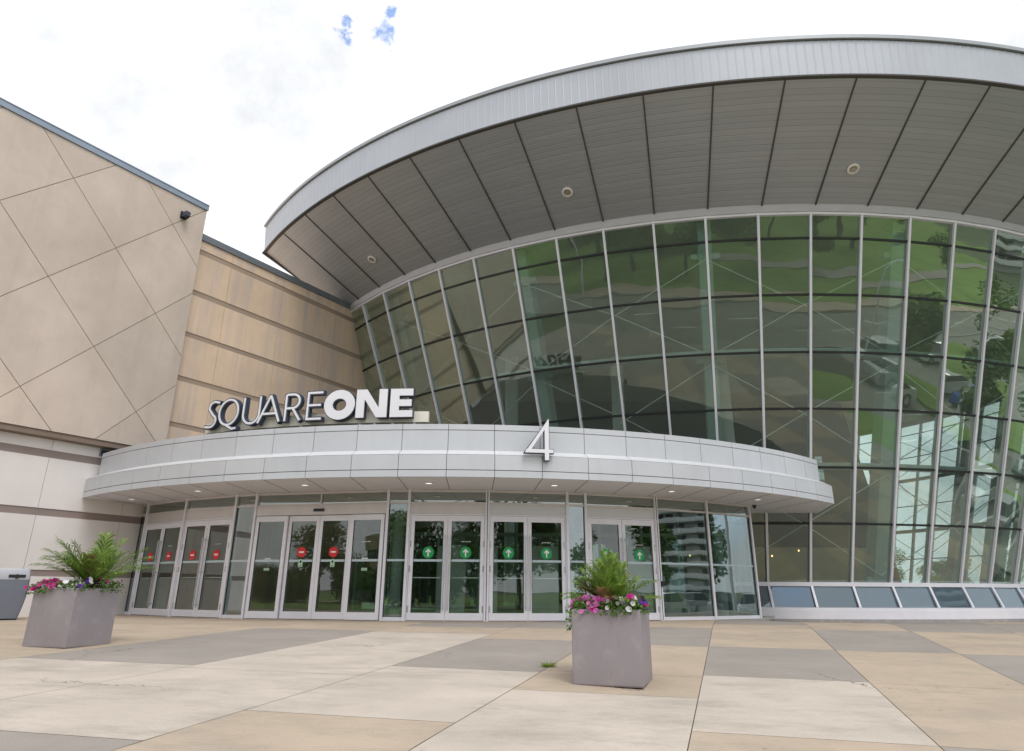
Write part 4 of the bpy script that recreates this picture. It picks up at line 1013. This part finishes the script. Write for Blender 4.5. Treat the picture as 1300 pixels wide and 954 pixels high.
def bush_proto():
    t = thing('tree', 'x', 'tree'); b = MB(); b.tube([(0, 0, -.2), (0, 0, 2)], [.12, .06], 8); b.build('trunk', M['bark'], t, local=True)
    r = random.Random(5); b = MB()
    for _ in range(4200):
        d = Vector((r.gauss(0, 1), r.gauss(0, 1), r.gauss(0, 1))).normalized(); k = r.uniform(.55, 1) ; p = Vector((d.x * 2.1 * k, d.y * 2.1 * k, 1.75 + d.z * 1.9 * k * (1 + .15 * sin(5 * d.x + 3 * d.y))))
        a = Vector((r.uniform(-1, 1), r.uniform(-1, 1), r.uniform(-.5, .5))).normalized(); e = a.cross(d).normalized(); l = r.uniform(.10, .2)
        b.face([p - a * l, p - e * l * .5, p + a * l, p + e * l * .5])
    b.build('crown', M['crown_a'], t, local=True, recalc=False); return t
T = [tree_proto(41, 2.6, 7.0, M['crown_a']), tree_proto(42, 3.2, 9.0, M['crown_b']), tree_proto(43, 2.2, 5.6, M['crown_b']), bush_proto()]
spots = [(-34, -17, 1), (-27, -22, 0), (-20, -16, 0), (-15.5, -20, 1), (-11, -17, 2), (-6.5, -21, 0), (-1, -18, 2), (5, -30, 1), (12, -20, 0), (20, -32, 1), (28, -22, 2), (36, -30, 0),
         (-25, -38, 1), (-12, -36, 0), (-2, -42, 1), (14, -46, 1), (30, -48, 0), (46, -18, 1), (31.8, 3, 2), (31.5, 14, 0), (32, 25, 2), (48, 6, 1), (47, 20, 0), (49, 34, 1), (45, 13, 2), (48, -34, 1), (66, -22, 0),
         (60, 118, 1), (74, 122, 0), (88, 128, 1), (68, 135, 2), (100, 132, 1), (56, 130, 0), (81, 140, 1),
 (-13, -25, 3), (-16, -27, 3), (-19.5, -25, 3), (-23, -28, 3), (-27, -26, 3), (-31, -29, 3), (-36, -27, 3), (-41, -30, 3), (-46, -27, 3), (-9, -27, 3), (-5, -25, 3), (-52, -30, 3), (-1, -28, 3), (4, -26, 3), (-58, -34, 3), (9, -34, 3)]
used = set()
for i, (x, y, k) in enumerate(spots):
    t_ = T[k] if k not in used else copy_tree(T[k]); used.add(k)
    z = -.75 if y < 50 else -1.0
    if y < -14: z = -.74 + .9 * smooth((-13.4 - y) / 50) * (.6 + .4 * sin(x * .07))
    t_.location = (x, y, z); t_.rotation_euler = (0, 0, i * 1.7); s_ = .85 + .35 * ((i * 37) % 10) / 10; t_.scale = (s_, s_, s_ * (1 + .1 * (i % 3)))
    if k == 3: tag(t_, 'low bushy tree in the dense belt across the street, mirrored in the sliding doors', 'tree', 'low trees in the belt across the street')
    elif y > 50: tag(t_, 'green tree far behind the rotunda, seen through its glass', 'tree', 'trees behind the rotunda')
    elif x > 22 and y > -5: tag(t_, 'small tree between parked cars mirrored in the right of the rotunda glass', 'tree', 'trees in the car park')
    else: tag(t_, 'leafy tree on the lawn across the street, mirrored in the glass', 'tree', 'trees on the lawn across the street')
def car_proto(col, name):
    t = thing('parked_car', 'x', 'car'); pm = mat('car_paint_' + name, col, .25, .3, var=.02)
    prof = [(-2.2, .30), (-2.25, .62), (-2.1, .85), (-1.15, .95), (1.55, .98), (2.15, .92), (2.22, .55), (2.15, .28)]
    b = MB(); fr = lambda x, y, z: Vector((x, y, z)); b.prism(prof, fr, -.88, .88); b.build('body', pm, t, local=True)
    b = MB(); A = [(-1.15, -.82, .95), (1.6, -.82, .97), (1.6, .82, .97), (-1.15, .82, .95)]; B = [(-.45, -.64, 1.40), (1.05, -.64, 1.42), (1.05, .64, 1.42), (-.45, .64, 1.40)]
    b.hexa(A, B); b.build('windows', M['gasket'], t, local=True)
    b = MB(); b.hexa([(-.47, -.66, 1.395), (1.07, -.66, 1.415), (1.07, .66, 1.415), (-.47, .66, 1.395)], [(-.36, -.58, 1.46), (.95, -.58, 1.47), (.95, .58, 1.47), (-.36, .58, 1.46)]); b.build('roof', pm, t, local=True)
    for x in (-1.35, 1.35):
        for y in (-.82, .82):
            b = MB(); b.tube([(x, y - .11, .32), (x, y + .11, .32)], .32, 16); wh = b.build('wheel', M['black'], t, local=True)
            b = MB(); s_ = 1 if y > 0 else -1; b.tube([(x, y + s_ * .105, .32), (x, y + s_ * .118, .32)], .19, 12); b.build('rim', M['chrome'], wh, local=True)
    for y in (-.6, .6):
        b = MB(); b.box(-2.262, -2.18, y - .18, y + .18, .62, .76); b.build('headlight', M['white'], t, local=True)
    return t
CP_ = [('silver', (.45, .46, .48)), ('white', (.75, .75, .75)), ('blue', (.03, .08, .35)), ('black', (.02, .02, .022)), ('red', (.4, .03, .03))]
CPR = {n_: car_proto(c_, n_) for n_, c_ in CP_}; usedc = set()
seqc = ['white', 'silver', 'white', 'blue', 'silver', 'black', 'white', 'silver', 'white', 'red', 'silver', 'blue', 'white', 'black']
for i, n_ in enumerate(seqc * 2):
    row = i // 14; j = i % 14
    if (i * 7) % 5 == 1: continue
    t_ = CPR[n_] if n_ not in usedc else copy_tree(CPR[n_]); usedc.add(n_)
    t_.location = (27.1 if row == 0 else 39.1, .5 + j * 2.9, -.88); t_.rotation_euler = (0, 0, pi * (i % 2) + .02 * (i % 3))
    tag(t_, n_ + ' car parked in the ' + ('nearer' if row == 0 else 'farther') + ' row mirrored in the rotunda glass', 'car', 'cars in the car park')
for n_ in CPR:
    if n_ not in usedc: CPR[n_].location = (60, 50, -.88)
def lamp_post(x, y, z, first=[None]):
    if first[0] is None:
        t = thing('street_lamp', 'x', 'street lamp'); b = MB(); b.tube([(0, 0, 0), (0, 0, 7.2)], [.09, .055], 10); b.tube([(0, 0, 7.1), (.5, 0, 7.45), (1.3, 0, 7.5)], .035, 8); b.build('pole', M['alu'], t, local=True, smooth=True)
        b = MB(); b.box(1.2, 1.8, -.14, .14, 7.44, 7.53); b.build('lamp_head', M['ledge'], t, local=True); first[0] = t
    else: t = copy_tree(first[0])
    t.location = (x, y, z); tag(t, 'pale street lamp ' + ('in the car park' if y > 0 else 'by the street') + ' mirrored in the glass', 'street lamp', 'street lamps'); return t
for x, y in ((23.4, 4), (23.4, 17), (35.0, 10), (-20, -12.3), (6, -12.3), (22, -12.3)): lamp_post(x, y, -.76)
# curved low building across the lawn and an apartment tower to the right
ob = thing('office_building', 'low curved beige office building with dark window bands, mirrored in the sliding doors', 'building', (-45, -62, 0))
oc = Vector((-45, -85)); b = MB(); wb = MB()
for k in range(26):
    a0, a1 = -.75 + .06 * k, -.75 + .06 * (k + 1)
    q = lambda R, a, z: (oc.x + R * sin(a), oc.y + R * cos(a), z)
    for z0, z1, mm, dR in ((-1, 1.2, 0, 0), (1.2, 3.0, 1, -.3), (3.0, 4.8, 0, 0), (4.8, 6.6, 1, -.3), (6.6, 8.8, 0, 0)):
        (b if mm == 0 else wb).hexa([q(30 + dR, a0, z0), q(30 + dR, a1, z0), q(20, a1, z0), q(20, a0, z0)], [q(30 + dR, a0, z1), q(30 + dR, a1, z1), q(20, a1, z1), q(20, a0, z1)])
b.build('wall', M['tan_wall'], ob); wb.build('window_band', M['gasket'], ob)
tw = thing('apartment_tower', 'tall pale apartment tower with stacked balconies, mirrored in the right glass panes', 'building', (193, -58, -1), math.radians(20))
b = MB(); b.box(-14, 14, -14, 14, 0, 96); b.build('wall', mat('tower_wall', (.34, .34, .33), .7), tw, local=True)
for k in range(31):
    z = 2 + k * 3; b = MB(); b.box(-15.4, 15.4, -15.4, 15.4, z, z + .3); b.box(-15.5, -15.3, -15.5, 15.5, z + .31, z + 1.3); b.box(-15.29, 15.3, 15.3, 15.5, z + .31, z + 1.3); b.build('balcony', M['ledge'], tw, local=True)
    b = MB()
    for y in range(-13, 11, 4): b.box(-14.08, -14.01, y, y + 2.8, z + .5, z + 2.6); b.box(y, y + 2.8, 14.01, 14.08, z + .5, z + 2.6)
    b.build('window_row', M['gasket'], tw, local=True)

# ------------------------------------------------------------------ sky and sun
world = bpy.data.worlds.new('World'); S.world = world; world.use_nodes = True; nt = world.node_tree; bg = nt.nodes['Background']
SUN_EL, SUN_AZ = math.radians(56), math.radians(155)     # azimuth clockwise from +Y
sky = N(nt, 'ShaderNodeTexSky', sky_type='NISHITA'); sky.sun_disc = False; sky.sun_elevation = SUN_EL; sky.sun_rotation = SUN_AZ
tc = N(nt, 'ShaderNodeTexCoord')
def vm(op, *a):
    n = N(nt, 'ShaderNodeVectorMath', operation=op)
    for i, v in enumerate(a):
        if isinstance(v, bpy.types.NodeSocket): nt.links.new(v, n.inputs[i])
        else: n.inputs[i].default_value = v
    return n
def mth(op, *a):
    n = N(nt, 'ShaderNodeMath', operation=op)
    for i, v in enumerate(a):
        if isinstance(v, bpy.types.NodeSocket): nt.links.new(v, n.inputs[i])
        else: n.inputs[i].default_value = v
    return n.outputs[0]
def wn(scale, det, rg=.6):
    n = N(nt, 'ShaderNodeTexNoise'); setin(n, Scale=scale, Detail=det, Roughness=rg); nt.links.new(tc.outputs['Generated'], n.inputs['Vector']); return n.outputs['Fac']
TH = math.radians(19.95); RO = math.radians(-.3); FPX = 877.
def pixdir(x, y):
    u, v = (x - 650) / FPX, (432.5 - y) / FPX; c, s_ = cos(RO), sin(RO); u, v = c * u + s_ * v, -s_ * u + c * v
    return Vector((u, cos(TH) - v * sin(TH), sin(TH) + v * cos(TH))).normalized()
big = wn(1.6, 8, .62); fine = wn(30, 5, .6)
wc = N(nt, 'ShaderNodeTexNoise'); setin(wc, Scale=26, Detail=4, Roughness=.6); nt.links.new(tc.outputs['Generated'], wc.inputs['Vector'])
warp = vm('MULTIPLY', vm('SUBTRACT', wc.outputs['Color'], (.5, .5, .5)).outputs[0], (.11, .11, .11)).outputs[0]
wdir = vm('ADD', tc.outputs['Generated'], warp).outputs[0]
patch = None
for (x, y, rad_) in ((484, 45, .026), (503, 18, .020), (438, 39, .017)):
    d = pixdir(x, y); dist = vm('DISTANCE', wdir, tuple(d)).outputs['Value']
    p = ramp(nt, dist, rad_ * .15, rad_, 1, 0); patch = p if patch is None else mth('MAXIMUM', patch, p)
pz = ramp(nt, mth('ADD', patch, mth('MULTIPLY', mth('SUBTRACT', fine, .5), 1.6)), .35, .95, 0, .75)
gen = ramp(nt, big, .64, .74)
hole = mth('MAXIMUM', pz, mth('MULTIPLY', gen, .7)) 
skyc = N(nt, 'ShaderNodeMix', data_type='RGBA', blend_type='MULTIPLY'); skyc.inputs[0].default_value = 1; nt.links.new(sky.outputs[0], skyc.inputs[6]); skyc.inputs[7].default_value = (.11, .19, .27, 1)
cloud = mixcol(nt, (.70, .715, .735), (1.06, 1.08, 1.12), ramp(nt, wn(2.4, 8, .62), .40, .60))
fin = mixcol(nt, cloud, skyc.outputs[2], hole)
nt.links.new(fin, bg.inputs[0]); bg.inputs[1].default_value = 1.0
sl = bpy.data.lights.new('sun', 'SUN'); sl.energy = 1.1; sl.angle = math.radians(26); sl.color = (1, .97, .93)
so = bpy.data.objects.new('sun', sl); COL.objects.link(so)
dsun = Vector((sin(SUN_AZ) * cos(SUN_EL), cos(SUN_AZ) * cos(SUN_EL), sin(SUN_EL)))
so.rotation_euler = dsun.to_track_quat('Z', 'Y').to_euler(); so.location = dsun * 60

# ------------------------------------------------------------------ camera
cd = bpy.data.cameras.new('camera'); co = bpy.data.objects.new('camera', cd); COL.objects.link(co)
cd.lens = 36 * FPX / 1300; cd.sensor_width = 36; cd.sensor_fit = 'HORIZONTAL'; cd.shift_y = -44.5 / 1300; cd.clip_end = 6000; cd.clip_start = .05
F = Vector((0, cos(TH), sin(TH))); U = Vector((0, -sin(TH), cos(TH))); R = Vector((1, 0, 0)); c, q = cos(RO), sin(RO)
rx = R * c - U * q; uy = R * q + U * c
co.matrix_world = Matrix(((rx.x, uy.x, -F.x, 0), (rx.y, uy.y, -F.y, 0), (rx.z, uy.z, -F.z, .62), (0, 0, 0, 1)))
S.camera = co
S.render.engine = 'CYCLES'
S.cycles.transparent_max_bounces = 24; S.cycles.max_bounces = 8; S.cycles.caustics_reflective = False; S.cycles.caustics_refractive = False
S.view_settings.view_transform = 'Standard'; S.view_settings.look = 'None'; S.view_settings.exposure = 0.33; S.view_settings.gamma = 1
